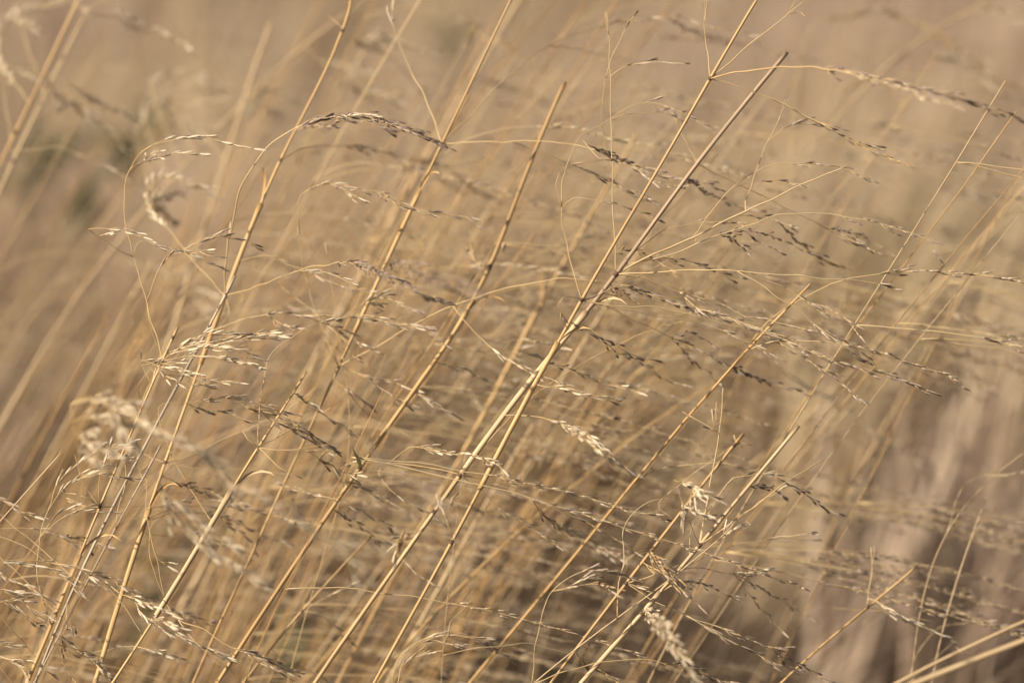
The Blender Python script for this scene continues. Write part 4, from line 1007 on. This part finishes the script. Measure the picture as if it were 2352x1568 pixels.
herb(1042, 95, 6.4, .03, 6, 'yellowish green plant smudged high in the far meadow', 'olive')
herb(2165, 545, 5.4, .05, 8, 'olive plant dim behind the leaning straws near the side edge', 'olive')
herb(640, 1480, 3.2, .03, 8, 'green tuft low between the feet of the straws', 'green')
herb(330, 1330, 3.2, .03, 8, 'green tuft deep in shade behind the kinked brown straw', 'green')

# ----------------------------------------------------------------- the meadow itself (nobody could count it)
def blades(name, label, NF, per, ya, yb, ypow, length, width, lean, material, tight, upright=.0, seg=5, gaps=0.0, xr=None, shade=(0, 1), seed=3):
    """NF little sheaves of PER leaves each; a sheaf shares its lean and its age (shade)"""
    RNG = np.random.default_rng(seed)
    hwid = lambda y: (.5 * SENSOR / LENS * y) * 1.15 + .8
    cx, cy = [], []
    while len(cx) < NF:
        u = RNG.random(4000) ** ypow; y = ya + (yb - ya) * u; x = (RNG.random(4000) * 2 - 1) * hwid(y) - .15
        for a, b in zip(x, y):
            if gaps and noise.noise(Vector((a * 3.2, b * 2.2, 5.5))) * .7 + noise.noise(Vector((a * 9, b * 5, 1.5))) * .4 < gaps - .45 + .2 * RNG.random(): continue
            if xr and not xr[0] < a / b < xr[1]: continue
            cx.append(a); cy.append(b)
    cx, cy = np.array(cx[:NF]), np.array(cy[:NF])
    N = NF * per
    ci = np.repeat(np.arange(NF), per)
    x = cx[ci] + RNG.normal(0, tight, N); y = cy[ci] + RNG.normal(0, tight, N)
    L = (RNG.uniform(length[0], length[1], NF)[ci]) * RNG.uniform(.75, 1.08, N)
    W = RNG.uniform(width[0], width[1], N) * np.maximum(1, y / 4.0)
    lx = RNG.normal(lean, .16, NF)[ci] + RNG.normal(0, .07, N); ly = RNG.normal(0, .16, NF)[ci] + RNG.normal(0, .07, N)
    bend = (RNG.uniform(.1, .9, NF)[ci] + RNG.normal(0, .08, N)) * (1 - upright)
    sh = np.clip(shade[0] + (shade[1] - shade[0]) * (RNG.random(NF)[ci] + RNG.normal(0, .1, N)), 0, 1)
    z0 = np.array([gz(a, b) for a, b in zip(x, y)]) - .01
    th = RNG.uniform(0, math.pi, N); sx, sy = np.cos(th), np.sin(th) * .6
    nv = seg * 2 + 1
    V = np.empty((N, nv, 3), np.float32)
    for k in range(seg + 1):
        s = k / seg
        px = x + L * (lx * .55 * s + lx * (.25 + bend) * s * s * .8); py = y + L * (ly * .55 * s + ly * bend * s * s * .8)
        pz = z0 + L * (s - .35 * s * s * np.minimum(1.3, np.hypot(lx, ly) * (1 + bend)))
        wv = W * (1 - s ** 1.8) * .5
        if k < seg:
            V[:, 2 * k] = np.stack([px - sx * wv, py - sy * wv, pz], 1); V[:, 2 * k + 1] = np.stack([px + sx * wv, py + sy * wv, pz + wv * .2], 1)
        else:
            V[:, 2 * seg] = np.stack([px, py, pz], 1)
    base = (np.arange(N) * nv)[:, None]
    quads = np.concatenate([base + np.array([[2 * k, 2 * k + 1, 2 * k + 3, 2 * k + 2]]) for k in range(seg - 1)], 1).reshape(-1, 4)
    tris = (base + np.array([[2 * seg - 2, 2 * seg - 1, 2 * seg]])).reshape(-1, 3)
    me = bpy.data.meshes.new(name)
    me.vertices.add(N * nv); me.vertices.foreach_set('co', V.ravel())
    me.loops.add(quads.size + tris.size); me.loops.foreach_set('vertex_index', np.concatenate([quads.ravel(), tris.ravel()]).astype(np.int32))
    np_ = len(quads) + len(tris)
    me.polygons.add(np_)
    me.polygons.foreach_set('loop_start', np.concatenate([np.arange(len(quads)) * 4, quads.size + np.arange(len(tris)) * 3]).astype(np.int32))
    me.update(calc_edges=True)
    me.polygons.foreach_set('use_smooth', np.ones(np_, bool))
    a = me.attributes.new('tone', 'FLOAT', 'POINT'); a.data.foreach_set('value', np.repeat(sh, nv).astype(np.float32))
    me.materials.append(M[material])
    o = link(name, me); tag(o, label, None, None, 'stuff')
    return o
blades('standing_grass', 'crowd of leaning dry straws and long leaves blurred behind the sharp stalks', 300, 6, 2.6, 4.4, 1.0, (.60, .93), (.003, .007), .42, 'blade', .008, .5, gaps=.7, xr=(-.3, .04), shade=(-1.6, .45))
blades('broad_grass', 'pale broad dry grass leaves blurred behind the forked straw', 150, 20, 3.1, 5.2, 1.0, (.46, .84), (.006, .013), .40, 'blade', .014, .4, gaps=.5, xr=(.03, .2), shade=(-.35, 1.35), seed=8)
blades('meadow_grass', 'blurred mass of dry tussock grass filling the meadow behind', 8500, 10, 5.2, 17, 1.5, (.42, .74), (.003, .006), .24, 'blade', .014, gaps=.3, shade=(.2, 1.25))
blades('dead_grass', 'brown dead grass matted low over the ground', 10000, 5, 1.6, 17, 2.4, (.12, .36), (.002, .005), .3, 'thatch', .03, seg=3)

# ----------------------------------------------------------------- ground
N = 120
v, f = [], []
for j in range(N + 1):
    for i in range(N + 1):
        a, b = i / N * 2 - 1, j / N * 2 - 1
        x, y = 90 * a * abs(a) ** 1.5, 6 + 90 * b * abs(b) ** 1.5
        v.append((x, y, gz(x, y)))
for j in range(N):
    for i in range(N):
        k = j * (N + 1) + i; f.append((k, k + 1, k + N + 2, k + N + 1))
me = bpy.data.meshes.new('ground'); me.from_pydata(v, [], f); me.materials.append(M['ground'])
me.polygons.foreach_set('use_smooth', np.ones(len(me.polygons), bool))
tag(link('ground', me), 'litter strewn meadow soil under the grass', None, None, 'structure')
